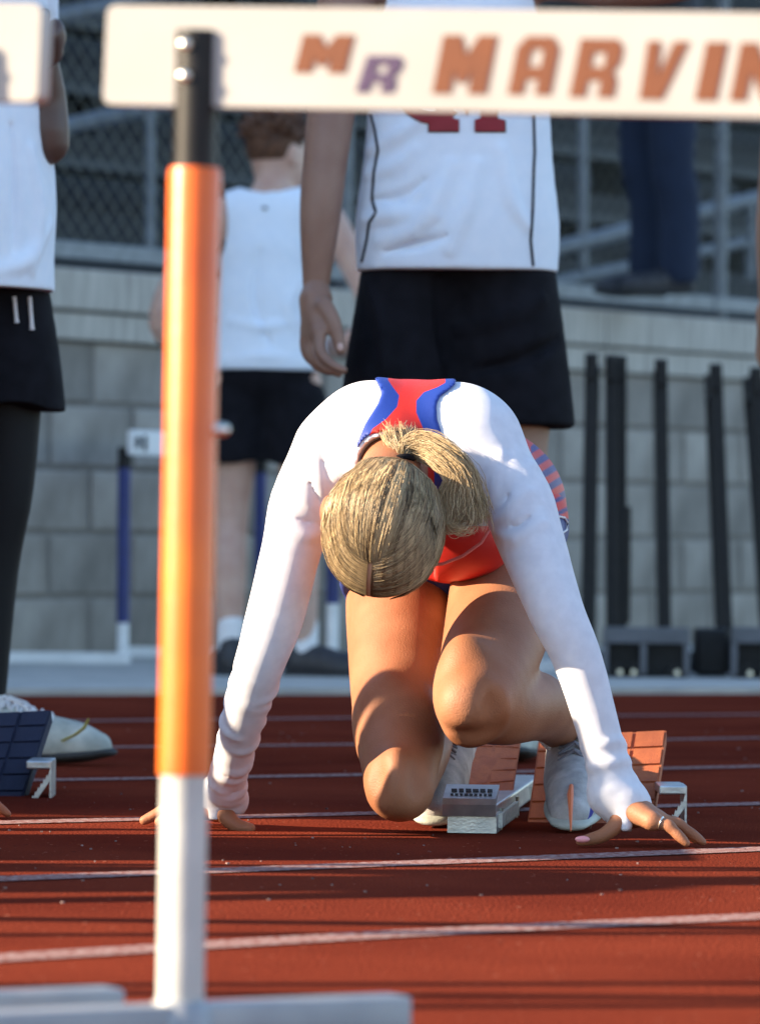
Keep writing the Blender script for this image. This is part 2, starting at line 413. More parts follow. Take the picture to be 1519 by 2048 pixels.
# ---- block wall, oblique, further away to the right
WA, WB = Vector((P(120, 541, 15.2).x, 15.2, 0)), Vector((P(1519, 640, 18.6).x, 18.6, 0))
wd = (WB - WA).normalized(); wn = Vector((wd.y, -wd.x, 0))      # wn faces the track
if wn.y > 0: wn = -wn
up = Vector((0, 0, 1))
m_block = M('split_block', (0.35, 0.32, 0.28), 0.95, (0.20, 0.18, 0.155), 7, 0.9, 60, objrand=.18, stretch=(1, 1, .6))
m_mortar = M('mortar', (0.22, 0.20, 0.175), 0.95, (0.16, 0.145, 0.125), 30, 0.3)
m_cop = M('coping_concrete', (0.48, 0.45, 0.395), 0.9, (0.33, 0.305, 0.265), 5, 0.3, 70, stretch=(6, 6, 0.8))
wall = empty('block_wall', WA + wd * 2.0)
tag(wall, 'grey split-face concrete block wall with pale coping behind the athletes', 'wall')
S0, S1 = -3.0, 9.0
def wp(s, n_, z): return WA + wd * s + wn * n_ + up * z
mb = MB(); mb.box(wp((S0 + S1) / 2, -0.083, 0.49), (S1 - S0, 0.18, 0.98), (wd, wn, up)); mb.build('core', m_mortar, wall)
bh, bl = 0.196, 0.406
base_meshes = []
for k in range(6):
    bm = bmesh.new(); bmesh.ops.create_cube(bm, size=1.0); bmesh.ops.scale(bm, vec=(bl - 0.014, 0.06, bh - 0.012), verts=bm.verts)
    bmesh.ops.bevel(bm, geom=bm.edges[:], offset=0.008, segments=1, affect='EDGES')
    rr = random.Random(k)
    for v in bm.verts:
        if v.co.y > 0.0: v.co.y += rr.uniform(-0.006, 0.006)
    me = bpy.data.meshes.new('block'); bm.to_mesh(me); bm.free(); me.materials.append(m_block); base_meshes.append(me)
rotM = Matrix(((wd.x, wn.x, 0), (wd.y, wn.y, 0), (0, 0, 1))).to_euler()
for r in range(5):
    s_ = S0 + (0.203 if r % 2 else 0.0) + 0.10
    while s_ < S1:
        o = bpy.data.objects.new('block', base_meshes[random.randrange(6)]); c = wp(s_, -0.012 + random.uniform(-0.003, 0.003), 0.006 + bh * (r + 0.5))
        o.location = c; o.rotation_euler = rotM; link(o, wall); s_ += bl
s_ = S0
while s_ < S1:                                   # two layers of coping
    for (z0, z1, out, LN) in ((0.985, 1.068, 0.035, 1.2), (1.076, 1.20, 0.05, 1.2)):
        MB().box(wp(s_ + LN / 2, out - 0.14, (z0 + z1) / 2), (LN - 0.012, 0.30, z1 - z0), (wd, wn, up), 0.008).build('coping_stone', m_cop, wall)
    s_ += 1.2

# ---- fence and stand behind the wall
m_galv = M('galvanised_steel', (0.18, 0.205, 0.23), 0.5, (0.12, 0.14, 0.16), 20, 0.1, metal=0.3)
m_wire = M('chain_link_wire', (0.15, 0.155, 0.13), 0.45, (0.20, 0.19, 0.14), 30, metal=0.4)
m_stand = M('painted_stand_steel', (0.013, 0.016, 0.019), 0.85, (0.022, 0.026, 0.029), 3, 0.3, 60)
m_stand2 = M('stand_seat_boards', (0.038, 0.046, 0.052), 0.7, (0.024, 0.030, 0.035), 4, 0.3, 60)
fence = empty('chain_link_fence', wp(2, -0.30, 1.2)); tag(fence, 'galvanised chain-link fence on top of the block wall', 'fence')
FN = -0.30
def s_at(px):
    lo2, hi2 = S0, S1
    for _ in range(40):
        m_ = (lo2 + hi2) / 2; w3 = wp(m_, FN, 1.5); u_ = proj(w3.x, w3.y, w3.z)[0]; lo2, hi2 = (m_, hi2) if u_ < px else (lo2, m_)
    return lo2
for s_ in [s_at(p_) for p_ in (-420, 60, 690, 1440, 1700)]:
    MB().tube([wp(s_, FN, 1.0), wp(s_, FN, 3.6)], 0.026, 12).build('post', m_galv, fence, smooth=True)
for s_ in np.arange(S0, S1, 1.45): MB().box(wp(s_ + 0.725, FN + 0.03, 1.285), (1.44, 0.03, 0.055), (wd, wn, up), 0.004).build('bottom_rail', m_galv, fence)
MB().tube([wp(S0, FN, 3.6), wp(S1, FN, 3.6)], 0.022, 10).build('top_rail', m_galv, fence, smooth=True)
mb = MB(); dz = 2.2
for sg in (-1, 1):
    for s_ in np.arange(S0 - dz, S1 + dz, 0.075):
        a, b = wp(s_, FN + 0.028 + 0.002 * sg, 1.32), wp(s_ + sg * dz, FN + 0.028 + 0.002 * sg, 1.32 + dz)
        mb.tube([a, b], 0.0013, 3, cap=False)
o = mb.build('wire_mesh', m_wire, fence); o['kind'] = 'stuff'
stand = empty('bleachers', wp(3, -1.5, 0.0)); tag(stand, 'dark steel bleacher stand rising behind the chain-link fence', 'bleachers')
MB().box(wp(3, -1.2, 1.22), (14, 1.5, 0.05), (wd, wn, up)).build('walkway', m_alumat, stand)
for i in range(12):
    n0 = -1.9 - 0.62 * i; z0 = 1.2 + 0.36 * i
    MB().box(wp(3, n0, z0 + 0.16), (34, 0.04, 0.40), (wd, wn, up)).build('riser', m_stand, stand)
    MB().box(wp(3, n0 - 0.31, z0 + 0.36), (34, 0.58, 0.03), (wd, wn, up), 0.004).build('tread', m_stand, stand)
    MB().box(wp(3, n0 - 0.20, z0 + 0.56), (34, 0.26, 0.04), (wd, wn, up), 0.004).build('seat_plank', m_stand2, stand)
    for s_ in np.arange(-3, 10, 1.3): MB().box(wp(s_, n0 - 0.20, z0 + 0.455), (0.05, 0.2, 0.17), (wd, wn, up)).build('seat_bracket', m_stand, stand)
# sloping ramp rails
rail = empty('ramp_railing', wp(4, -1.0, 1.25)); tag(rail, 'pale sloping steel ramp railing behind the fence', 'railing')
for (x0, y0, x1, y1, D0, D1, w_) in ((1050, 512, 1560, 384, 19.0, 20.4, 0.03), (1050, 575, 1560, 470, 19.0, 20.4, 0.022)):
    MB().tube([P(x0, y0, D0), P(x1, y1, D1)], w_, 12).build('rail', m_galv, rail, smooth=True)
for px, ya, yb, D0 in ((1165, 150, 540, 19.3), (1330, 430, 560, 19.8), (1500, 395, 560, 20.2)):
    MB().tube([P(px, ya, D0), P(px, yb, D0)], 0.02, 10).build('baluster', m_galv, rail, smooth=True)
r2 = empty('stair_railing', P(200, 500, 17.5)); tag(r2, 'pale sloping stair rail seen through the fence at left', 'railing')
for (x0, y0, x1, y1) in ((-60, 66, 480, -40), (60, 268, 520, 165)):
    MB().tube([P(x0, y0, 17.5), P(x1, y1, 18.2)], 0.03, 12).build('rail', m_galv, r2, smooth=True)
for px in (40, 300): MB().tube([P(px, 40, 17.7), P(px, 500, 17.7)], 0.018, 10).build('baluster', m_galv, r2, smooth=True)

# ---- unseen building added out of frame at left: its long shadow covers the far lanes
m_sun_blocker = M('sun_blocker_render', (0.38, 0.33, 0.28), 0.9, (0.33, 0.29, 0.25), 3, 0.3, 40)
sp = Vector((-TRAVEL.x, -TRAVEL.y, 0)).normalized(); sq = Vector((-sp.y, sp.x, 0))
if sq.y < 0: sq = -sq                              # perpendicular to the sun, away from camera
SB = 7.05                                          # distance of the shadow edge from the sun line through the camera
fh = empty('sun_blocker', sp * 15 + sq * (SB + 12)); tag(fh, 'unseen plain building added outside the left edge to shade the far lanes', 'building')
MB().box(sp * 19 + sq * (SB + 12) + up * 7.2, (8, 24, 14.4), (sp, sq, up)).build('wall', m_sun_blocker, fh)
MB().box(sp * 19 + sq * (SB + 12) + up * 14.5, (8.6, 24.02, 0.2), (sp, sq, up)).build('blocker_roof', m_stand, fh)

# ================================================================== HURDLES
def glyph_mesh(polys, fr, sx, sy, name, mat, parent, depth=0.0012, sub=0, shear=0.0):
    """polys: list of closed outlines (later ones are holes); fr(u,v,w)->world"""
    cu = bpy.data.curves.new(name, 'CURVE'); cu.dimensions = '2D'; cu.fill_mode = 'BOTH'
    for poly in polys:
        sp_ = cu.splines.new('POLY'); sp_.points.add(len(poly) - 1); sp_.use_cyclic_u = True
        for i, (a, b) in enumerate(poly): sp_.points[i].co = ((a + shear * b) * sx, b * sy, 0, 1)
    cu.extrude = depth / 2
    to = bpy.data.objects.new(name, cu); me = bpy.data.meshes.new_from_object(to)
    bpy.data.objects.remove(to); bpy.data.curves.remove(cu)
    if sub:
        bm = bmesh.new(); bm.from_mesh(me); bmesh.ops.triangulate(bm, faces=bm.faces[:])
        for _ in range(sub): bmesh.ops.subdivide_edges(bm, edges=[e for e in bm.edges if e.calc_length() > 0.008], cuts=1); bmesh.ops.triangulate(bm, faces=bm.faces[:])
        bm.to_mesh(me); bm.free()
    o0 = Vector(fr(0, 0, 0))
    for v in me.vertices: v.co = Vector(fr(v.co.x, v.co.y, v.co.z)) - o0
    me.update(); me.materials.append(mat)
    o = bpy.data.objects.new(name, me); o.location = o0; return link(o, parent)
G_M = [[(0, 0), (0, 1), (.34, 1), (.5, .66), (.66, 1), (1, 1), (1, 0), (.66, 0), (.66, .40), (.56, .18), (.44, .18), (.34, .40), (.34, 0)]]
G_A = [[(0, 0), (0, .80), (.2, 1), (.8, 1), (1, .80), (1, 0), (.64, 0), (.64, .26), (.36, .26), (.36, 0)], [(.36, .48), (.64, .48), (.64, .72), (.58, .78), (.42, .78), (.36, .72)]]
G_R = [[(0, 0), (0, 1), (.84, 1), (1, .86), (1, .58), (.88, .45), (1, .3), (1, 0), (.64, 0), (.64, .28), (.36, .28), (.36, 0)], [(.36, .52), (.64, .52), (.64, .76), (.36, .76)]]
G_V = [[(.0, 1), (.36, 1), (.46, .40), (.72, 1), (1.14, 1), (.70, 0), (.08, 0)]]
G_I = [[(0, 0), (0, 1), (1, 1), (1, 0)]]
G_N = [[(0, 0), (0, 1), (.34, 1), (.66, .52), (.66, 1), (1, 1), (1, 0), (.68, 0), (.34, .48), (.34, 0)]]
G_SERIFM = [[(0, 0), (0, .14), (.1, .16), (.1, .84), (0, .86), (0, 1), (.3, 1), (.5, .5), (.7, 1), (1, 1), (1, .86), (.9, .84), (.9, .16), (1, .14), (1, 0), (.6, 0), (.6, .14), (.68, .16), (.68, .62), (.5, .2), (.32, .62), (.32, .16), (.4, .14), (.4, 0)]]
# ---- foreground hurdle: board follows two points read at its ends
bdir = (P(1519, 133, 3.665) - P(212, 112, 3.85)); bdir.normalize()
bfront = Vector((bdir.y, -bdir.x, 0)).normalized()
if bfront.y > 0: bfront = -bfront
bup = bdir.cross(bfront); bup = bup if bup.z > 0 else -bup
def rounded_board(c0, L, hgt, th, r=0.007):
    pts = []
    for (cx_, cy_, a0) in ((L - r, hgt / 2 - r, 0), (r, hgt / 2 - r, 90), (r, -hgt / 2 + r, 180), (L - r, -hgt / 2 + r, 270)):
        for a in range(0, 91, 15): t = math.radians(a0 + a); pts.append(c0 + bdir * (cx_ + r * math.cos(t)) + bup * (cy_ + r * math.sin(t)))
    return pts
def track_hurdle(c0, L, posts, label, group, detail=True, sleeve=m_orange, bh_=0.0765):
    """c0: left end of the board's centre line; posts: (top, ground) points"""
    h = empty('hurdle', (posts[0][1].x, posts[0][1].y, 0)); tag(h, label, 'hurdle', group)
    b = MB(); b.prism([p - bfront * 0.0 for p in rounded_board(c0, L, bh_, 0.02)], -bfront * 0.022); bo = b.build('board', m_board, h, smooth=True)
    for (tp, gd) in posts:
        d = (tp - gd); Lp = d.length; d.normalize()
        ax = d.cross(bfront).normalized()
        q = lambda z: gd + d * z
        fr_ = bfront * 0.019
        zi = Lp - 0.105; zo = 0.217
        MB().tube([q(zi - 0.05) + fr_, q(Lp) + fr_], 0.0165, 20).build('inner_post', m_blackplastic, h, smooth=True)
        MB().tube([q(zo) + fr_, q(zi - 0.004) + fr_, q(zi) + fr_], [0.0202, 0.0202, 0.019], 24).build('orange_sleeve' if sleeve is m_orange else 'blue_sleeve', sleeve, h, smooth=True)
        MB().tube([q(0.01) + fr_, q(zo + 0.03) + fr_], 0.0182, 24).build('lower_post', m_postwhite, h, smooth=True)
        MB().tube([q(0.0) + fr_, q(0.035) + fr_, q(0.045) + fr_], [0.026, 0.026, 0.02], 20).build('post_socket', m_alumat, h, smooth=True)
        if detail:
            for zb in (0.012, 0.036):
                c = q(Lp - zb) + fr_ + bfront * 0.0165 - ax * 0.003
                MB().tube([c - bfront * 0.002] + [c + bfront * (.0055 * math.sin(t)) for t in (0, .3, .6, .9, 1.2, 1.5)], [.0055] + [.0055 * math.cos(t) for t in (0, .3, .6, .9, 1.2, 1.5)], 14).build('bolt', m_bolt, h, smooth=True)
            c = q(Lp - 0.305) + fr_ + Vector((.019, -.004, 0)); xx = Vector((1, 0, 0))
            MB().tube([c - xx * .004] + [c + xx * (.006 + .005 * math.sin(t)) for t in (0, .4, .8, 1.2, 1.5)], [.005] + [.005 * math.cos(t) for t in (0, .4, .8, 1.2, 1.5)], 12).build('spring_button', m_bolt, h, smooth=True)
        fd = Vector((0.87, 0.49, 0))
        f0 = Vector((gd.x, gd.y, 0.022)) + fr_
        MB().box(f0 - fd * 0.235, (0.86, 0.036, 0.04), (fd, Vector((-fd.y, fd.x, 0)), up), 0.004).build('foot', m_alumat, h, smooth=True)
    return h, bo
PT, PB = P(414, 66, 3.84), P(378, 2100, 3.84); PB.z = 0.0
c0 = P(212, 113, 3.862) ; c0 = Vector((c0.x, PT.y + 0.004, c0.z))
PT2 = PT + bdir * 1.0; PB2 = PB + bdir * 1.0; PB2.z = 0
h1, board1 = track_hurdle(c0, 1.19, [(PT, PB), (PT2, PB2)], 'hurdle nearest the camera with MARVIN lettered on its white board', 'hurdles across the lanes')
# lettering on the board, as (glyph, left px at base, right px, bottom px, top px, colour)
def board_pt(px, py):
    d = (c_fwd + c_right * ((px - CX) / FPX) - c_up * ((py - CY) / FPX)); o = Vector((0, 0, HCAM)); t = (c0 - o).dot(bfront) / d.dot(bfront); return o + d * t
def letter(gl, xl, xr, yb, yt, mat, shear):
    a = board_pt(xl, yb); wdt = (board_pt(xr, yb) - a).length; hg = (board_pt(xl, yt) - a).length
    fr_ = lambda u, v, w_: a + bdir * u + bup * v + bfront * (0.0008 + w_)
    glyph_mesh(gl, fr_, wdt, hg, 'letter', mat, board1, 0.0006, 0, shear * hg / wdt)
letter(G_M, 588, 690, 144, 68, m_lorange, 0.22)
letter(G_R, 711, 786, 184, 110, m_lpurple, 0.30)
for gl, xl, xr, yb in ((G_M, 864, 972, 186), (G_A, 1015, 1100, 188), (G_R, 1138, 1226, 193), (G_V, 1272, 1345, 198), (G_I, 1389, 1432, 200), (G_N, 1458, 1556, 201), (G_I, 1600, 1640, 205)):
    letter(gl, xl, xr, yb, yb - 117, m_lorange, 0.16)
# neighbour on the left, only the end of its board and a foot in view
nb = P(78, 105, 3.88); cN = nb - bdir * 1.19
track_hurdle(Vector((cN.x, cN.y, nb.z - bdir.z * 1.19)), 1.19, [(cN + bdir * 0.095 + bup * 0.02, Vector((cN.x + 0.095, cN.y, 0))), (nb - bdir * 0.095 + bup * 0.02, Vector((nb.x - 0.10, nb.y, 0)))], 'hurdle cut off by the left edge, only its blank white board end showing', 'hurdles across the lanes')
# unseen hurdles added at the left; their boards throw the dark bands on the lanes
for i, (X, D) in enumerate(((-2.5, 6.42), (-2.55, 6.27), (-2.5, 5.70), (-2.5, 4.86), (-2.5, 4.03))):
    bdir_, bfront_, bup_ = bdir, bfront, bup
    ta = (.05, -.04, .07, -.03, .02)[i]; bdir, bfront, bup = Vector((math.cos(ta), math.sin(ta), 0)), Vector((math.sin(ta), -math.cos(ta), 0)), Vector((0, 0, 1))
    track_hurdle(Vector((X, D, 0.76)), 1.19, [(Vector((X, D, .78)) + bdir * .09, Vector((X, D, 0)) + bdir * .09), (Vector((X, D, .78)) + bdir * 1.1, Vector((X, D, 0)) + bdir * 1.1)], 'unseen hurdle added beyond the left edge to throw a shadow band', 'hurdles added out of frame for their shadows', False)
    bdir, bfront, bup = bdir_, bfront_, bup_
# ---- blue-sleeved hurdles against the wall
m_whiterail = M('white_rail_paint', (0.82, 0.83, 0.82), 0.5, (0.70, 0.71, 0.70), 12)
m_board2 = M('white_board_far', (0.80, 0.80, 0.79), 0.5, (0.72, 0.72, 0.71), 12)
def back_hurdle(pa, L, dirv, hgt, label, fwd, bt, feet=(0.62, 0.25)):
    """pa: ground point of the left post; dirv: towards the right post"""
    h = empty('hurdle', pa); tag(h, label, 'hurdle', 'hurdles by the block wall'); n_ = Vector((dirv.y, -dirv.x, 0))
    if n_.y > 0: n_ = -n_
    bo = MB().box(pa + dirv * (L / 2) + up * (hgt - 0.036) + n_ * 0.03, (L + 0.05, 0.02, 0.074), (dirv, n_, up), 0.006).build('board', m_board2, h)
    for k in (0, 1):
        p = pa + dirv * (L * k)
        MB().tube([p + up * 0.03, p + up * bt], 0.017, 14).build('lower_post', m_whiterail, h, smooth=True)
        MB().tube([p + up * bt, p + up * (hgt - 0.11)], 0.0195, 14).build('blue_sleeve', m_bluepost, h, smooth=True)
        MB().tube([p + up * (hgt - 0.11), p + up * (hgt - 0.05)], 0.021, 14).build('black_collar', m_blackplastic, h, smooth=True)
        MB().tube([p + up * (hgt - 0.05) + n_ * 0.043, p + up * (hgt - 0.018) + n_ * 0.043], 0.008, 8).build('black_strap', m_blackplastic, h, smooth=True)
        for dx in (0.045,): MB().box(p + dirv * dx + up * (hgt - 0.036) + n_ * 0.044, (0.014, 0.006, 0.045), (dirv, n_, up), 0.002).build('slot', m_blackplastic, h)
        MB().box(p + fwd * (feet[1] - feet[0]) / 2 + up * 0.024, (sum(feet), 0.04, 0.046), (fwd, Vector((-fwd.y, fwd.x, 0)), up), 0.004).build('foot', m_whiterail, h)
    return h
pa = G(245, 1338); back_hurdle(pa, 0.9, Vector((0.42, 0.90, 0)).normalized(), 0.70, 'blue and white hurdle by the wall left of the athlete with his back turned', Vector((1, 0.02, 0)), 0.135, (0.62, 0.022))
pb = G(664, 1352); back_hurdle(pb, 0.42, Vector((0.93, 0.36, 0)).normalized(), 0.66, 'blue and white hurdle by the wall behind the crouching runner', Vector((0.95, -0.1, 0)).normalized(), 0.205, (0.03, 0.3))
# ---- black hurdles parked end-on at right
hl = ((1163, 1182, 'first'), (1211, 1222, 'second'), (1224, 1240, 'third'), (1309, 1321, 'fourth'), (1424, 1430, 'fifth'), (1513, 1511, 'rightmost'))
for i, (xb, xt, nm) in enumerate(hl):
    base = G(xb, 1352 - i * 2); base = Vector((base.x, 14.1 + 0.05 * i, 0)); top = P(xt, 706 + (xt - 1180) * 0.085, base.y + 0.05)
    h = empty('black_hurdle', base); tag(h, 'black hurdle parked end-on by the wall, %s black upright from the left' % nm, 'hurdle', 'black hurdles parked end-on')
    bd = Vector((0.05, 1, 0)).normalized()
    for k in (0, 1):
        MB().box((base + top) / 2 + bd * 0.95 * k, (0.036, 0.036, (top - base).length), (Vector((1, 0, 0)), Vector((0, 1, 0)), (top - base).normalized()), 0.004).build('upright', m_blackplastic, h)
        MB().box(base + bd * 0.95 * k + Vector((0.02, 0, 0.03)), (0.14, 0.04, 0.05), bev=0.004).build('foot', m_blackplastic, h)
    MB().box(top + bd * 0.48 + up * -0.04, (0.02, 1.05, 0.07), (Vector((bd.y, -bd.x, 0)), bd, up), 0.004).build('board', m_blackplastic, h)
MB_short = empty('short_black_post', G(1250, 1350)); tag(MB_short, 'short black post between the taller black uprights', 'post')
MB().box(P(1250, 1130, 14.3), (0.03, 0.03, 0.335), bev=0.004).build('shaft', m_blackplastic, MB_short)
MB().box(Vector((MB_short.location.x, 14.3, 0.07)), (0.05, 0.08, 0.14), bev=0.006).build('base', m_blackplastic, MB_short)
m_cart = M('grey_painted_frame', (0.11, 0.115, 0.13), 0.6, (0.085, 0.09, 0.10), 20, 0.2)
def cart(x0, x1, label):
    D = 13.75; a, b = P(x0, 1270, D), P(x1, 1270, D); w_ = (b - a).length; zt = a.z
    c = empty('hurdle_cart', ((a.x + b.x) / 2, D, 0)); tag(c, label, 'cart', 'hurdle carts')
    MB().box(((a.x + b.x) / 2, D, zt), (w_, 0.03, 0.045), bev=0.004).build('top_bar', m_cart, c)
    for t in (0.03, 0.47, 0.97): MB().box((a.x + w_ * t, D, zt / 2 + 0.0), (0.016, 0.024, zt - 0.046), bev=0.003).build('leg', m_cart, c)
    MB().box(((a.x + b.x) / 2, D + 0.14, 0.07), (w_ * 0.9, 0.2, 0.11), bev=0.006).build('counterweight', m_blackplastic, c)
    for t in (0.2, 0.36, 0.86):
        wx = a.x + w_ * t; k = MB().tube([(wx, D - 0.0, 0.028), (wx, D + 0.03, 0.028)], 0.027, 14).build('wheel', m_blackplastic, c, smooth=True)
        MB().tube([(wx, D - 0.006, 0.03), (wx, D + 0.002, 0.03)], 0.0075, 10).build('hub', m_bolt, k, smooth=True)
cart(1205, 1378, 'grey steel hurdle cart on small wheels under the black uprights')
cart(1462, 1650, 'grey steel hurdle cart cut off by the right edge')
o = MB().box(P(1420, 1300, 13.95), (0.09, 0.16, 0.13), bev=0.01).build('weight_box', m_blackplastic); o.location.z = 0.02; tag(o, 'black counterweight box between the two grey hurdle carts', 'box')

# ================================================================== CROUCHING RUNNER
def V3(a): return np.array(a, float)
Lr = [(P(662, 905, 6.62), .049), (P(608, 1005, 6.63), .0425), (P(585, 1090, 6.62), .0375), (P(549, 1235, 6.60), .0355), (P(513, 1345, 6.61), .030), (P(482, 1450, 6.66), .0256), (P(456, 1555, 6.75), .0232), (P(446, 1605, 6.80), .022)]
Rr = [(P(958, 897, 6.62), .052), (P(1030, 1000, 6.58), .046), (P(1062, 1085, 6.55), .0415), (P(1110, 1220, 6.51), .034), (P(1147, 1300, 6.50), .030), (P(1179, 1400, 6.50), .027), (P(1207, 1500, 6.50), .025), (P(1236, 1590, 6.50), .0245), (P(1252, 1628, 6.50), .021)]
SH, PE = P(822, 905, 6.72), P(945, 1010, 7.04)
tz = (PE - SH).normalized(); tx = Vector((1, 0.0, 0)); tx = (tx - tz * tx.dot(tz)).normalized(); ty = tz.cross(tx); ty = ty if ty.z > 0 else -ty
def torso(F, g=0.0):
    F.ell(P(824, 913, 6.70), (.110 + g, .13 + g, .082 + g), (tx, tz, ty), .04)
    F.ell(P(868, 945, 6.84), (.118 + g, .15 + g, .088 + g), (tx, tz, ty), .05)
    F.ell(P(925, 990, 7.0), (.122 + g, .13 + g, .092 + g), (tx, tz, ty), .05)
    for c, r in ((P(733, 848, 6.66), .047), (P(918, 852, 6.65), .047), (P(716, 886, 6.64), .050), (P(942, 884, 6.63), .050)): F.ell(c, (r + g, r + g, r + g), k=.05)
    F.ell(P(820, 874, 6.74), (.11 + g, .07 + g, .052 + g), (tx, tz, ty), .05)
def pelvis(F, g=0.0):
    F.ell(P(930, 1020, 7.06), (.120 + g, .10 + g, .095 + g), (tx, tz, ty), .05)
    F.ell(P(1008, 1055, 7.02), (.052 + g, .085 + g, .075 + g), (tx, tz, ty), .05)
LA = [(P(822, 1075, 7.02), .080), (P(803, 1190, 6.96), .0775), (P(799, 1290, 6.88), .072), (P(795, 1400, 6.79), .063), (P(797, 1500, 6.70), .054), (P(799, 1572, 6.64), .046)]
LB = [(P(1020, 1055, 6.98), .070), (P(1010, 1180, 6.86), .076), (P(988, 1280, 6.74), .0695), (P(962, 1370, 6.63), .059), (P(950, 1408, 6.58), .0505)]
CA = [(P(799, 1578, 6.66), .043), (P(812, 1550, 6.77), .045), (P(832, 1515, 6.92), .044), (P(868, 1490, 7.01), .033), (P(890, 1480, 7.06), .028)]
CB = [(P(952, 1412, 6.60), .048), (P(1005, 1418, 6.66), .049), (P(1068, 1412, 6.78), .0475), (P(1110, 1440, 6.90), .036), (P(1138, 1480, 6.98), .0285)]
HC = P(766, 1058, 6.47)                                     # head centre
h_up = Vector((-0.10, -0.90, -0.30)).normalized()           # towards the crown
h_fr = Vector((-0.06, 0.32, -0.95)); h_fr = (h_fr - h_up * h_fr.dot(h_up)).normalized()
h_sd = h_up.cross(h_fr)
def HP(s, f, u): return HC + h_sd * s + h_fr * f + h_up * u
F = SDF()
torso(F, -.004); pelvis(F, -.006)
F.limb([(p, r - .004) for p, r in Lr], .03); F.limb([(p, r - .004) for p, r in Rr], .03)
for ch in (LA, LB): F.limb(ch, .012)
for ch in (CA, CB): F.limb(ch, .012)
F.ell(P(788, 1556, 6.612), (.028, .018, .036), k=.03); F.ell(P(775, 1440, 6.735), (.030, .03, .06), k=.04); F.ell(P(828, 1470, 6.715), (.026, .026, .045), k=.04); F.ell(P(925, 1350, 6.60), (.026, .026, .05), k=.04); F.ell(P(938, 1412, 6.548), (.032, .022, .034), k=.03)  # kneecaps
F.ell(P(935, 1462, 6.575), (.022, .02, .018), k=.025)
for c_, r_ in ((P(748, 1545, 6.60), (.010, .012, .030)), (P(838, 1545, 6.60), (.010, .012, .028)), (P(985, 1432, 6.535), (.010, .012, .026)), (P(957, 1474, 6.545), (.020, .008, .004))): F.ell(c_, r_, k=.030, mode='sub')
# neck and head, hanging, face towards the knees
F.limb([(P(805, 895, 6.70), .046), (HP(0, -.045, -.075), .045), (HP(0, -.02, -.03), .055)], .02)
F.ell(HC, (.070, .088, .078), (h_sd, h_fr, h_up), .02)
F.ell(HP(0, .03, -.06), (.058, .062, .075), (h_sd, h_fr, h_up), .03)
F.ell(HP(0, .055, -.115), (.036, .032, .03), (h_sd, h_fr, h_up), .03)
F.limb([(HP(0, .088, -.035), .008), (HP(0, .105, -.07), .012)], .015)     # nose
F.limb([(HP(-.018, .085, -.1), .007), (HP(.018, .085, -.1), .007)], .012) # lips
for sg in (-1, 1):
    F.ell(HP(sg * .030, .079, -.028), (.014, .010, .010), (h_sd, h_fr, h_up), .01, mode='sub')
    F.ell(HP(sg * .030, .070, -.028), (.0115, .0115, .0115), k=.002)
    F.ell(HP(sg * .079, -.004, -.045), (.009, .018, .030), (h_sd, h_fr, h_up), .010)
body = F.mesh(.005)
def hand_mesh(wr, palm, fingers, thumb, h=.0022, palm_flat=None, rk=.0088):
    H = SDF(); H.cone(wr[0], wr[1], .024, .021, .012, palm_flat)
    for a, b, ra, rb in palm: H.cone(a, b, ra, rb, .016, palm_flat)
    for f in fingers: H.limb([(p, r) for p, r in f], .007, sub=3)
    for f in thumb: H.limb([(p, r) for p, r in f], .010, sub=3)
    return H.mesh(h)
# right of picture: thumb towards the foot, fingers outwards
dR = 6.50
kn = [P(1303, 1643, 6.455), P(1312, 1639, 6.475), P(1311, 1636, 6.50), P(1303, 1637, 6.525)]
fing = []
for i, (k, tx_, ty_, D, l) in enumerate(zip(kn, (1372, 1405, 1392, 1366), (1696, 1692, 1686, 6.5 and 1684), (6.44, 6.47, 6.505, 6.54), (1, 1, 1, .9))):
    tip = P(tx_, ty_, D); tip.z = max(tip.z, .008); m1 = k.lerp(tip, .42) + Vector((.003, 0, .006)); m2 = k.lerp(tip, .74) + Vector((.001, 0, .003))
    if i == 0: ring_c, ring_d = k.lerp(m1, .55), (m1 - k).normalized()
    fing.append([(k, .0098), (k.lerp(m1, .6), .0078), (m1, .0084), (m1.lerp(m2, .5), .0070), (m2, .0073), (m2.lerp(tip, .6), .0063), (tip, .0050)])
thumb = [[(P(1250, 1625, 6.49), .014), (P(1232, 1650, 6.475), .0112), (P(1207, 1670, 6.465), .0092), (P(1184, 1678, 6.46), .0084), (P(1160, 1683, 6.455), .0062)]]
handR = hand_mesh((P(1240, 1600, 6.50), P(1255, 1625, 6.50)), [(P(1253, 1616, 6.485), kn[0], .016, .0115), (P(1255, 1613, 6.495), kn[1], .017, .0115), (P(1255, 1612, 6.505), kn[2], .017, .011), (P(1253, 1617, 6.515), kn[3], .015, .0105)], fing, thumb)
kn = [P(405, 1618, 6.80), P(400, 1614, 6.82), P(398, 1612, 6.845), P(402, 1614, 6.87)]
fing = []
for k, tx_, ty_, D in zip(kn, (318, 288, 296, 322), (1655, 1646, 1640, 1640), (6.80, 6.83, 6.87, 6.90)):
    tip = P(tx_, ty_, D); tip.z = .008; fing.append([(k, .0105), (k.lerp(tip, .42) + Vector((-.004, 0, .010)), .0092), (k.lerp(tip, .74) + Vector((-.002, 0, .004)), .0082), (tip, .0068)])
thumb = [[(P(440, 1610, 6.79), .014), (P(452, 1632, 6.775), .0125), (P(470, 1650, 6.765), .0105), (P(486, 1656, 6.76), .0095), (P(500, 1657, 6.755), .0075)]]
handL = hand_mesh((P(450, 1585, 6.80), P(440, 1612, 6.80)), [(P(440, 1605, 6.8), kn[0], .018, .013), (P(438, 1604, 6.81), kn[2], .019, .013), (P(440, 1606, 6.82), kn[3], .017, .012)], fing, thumb)
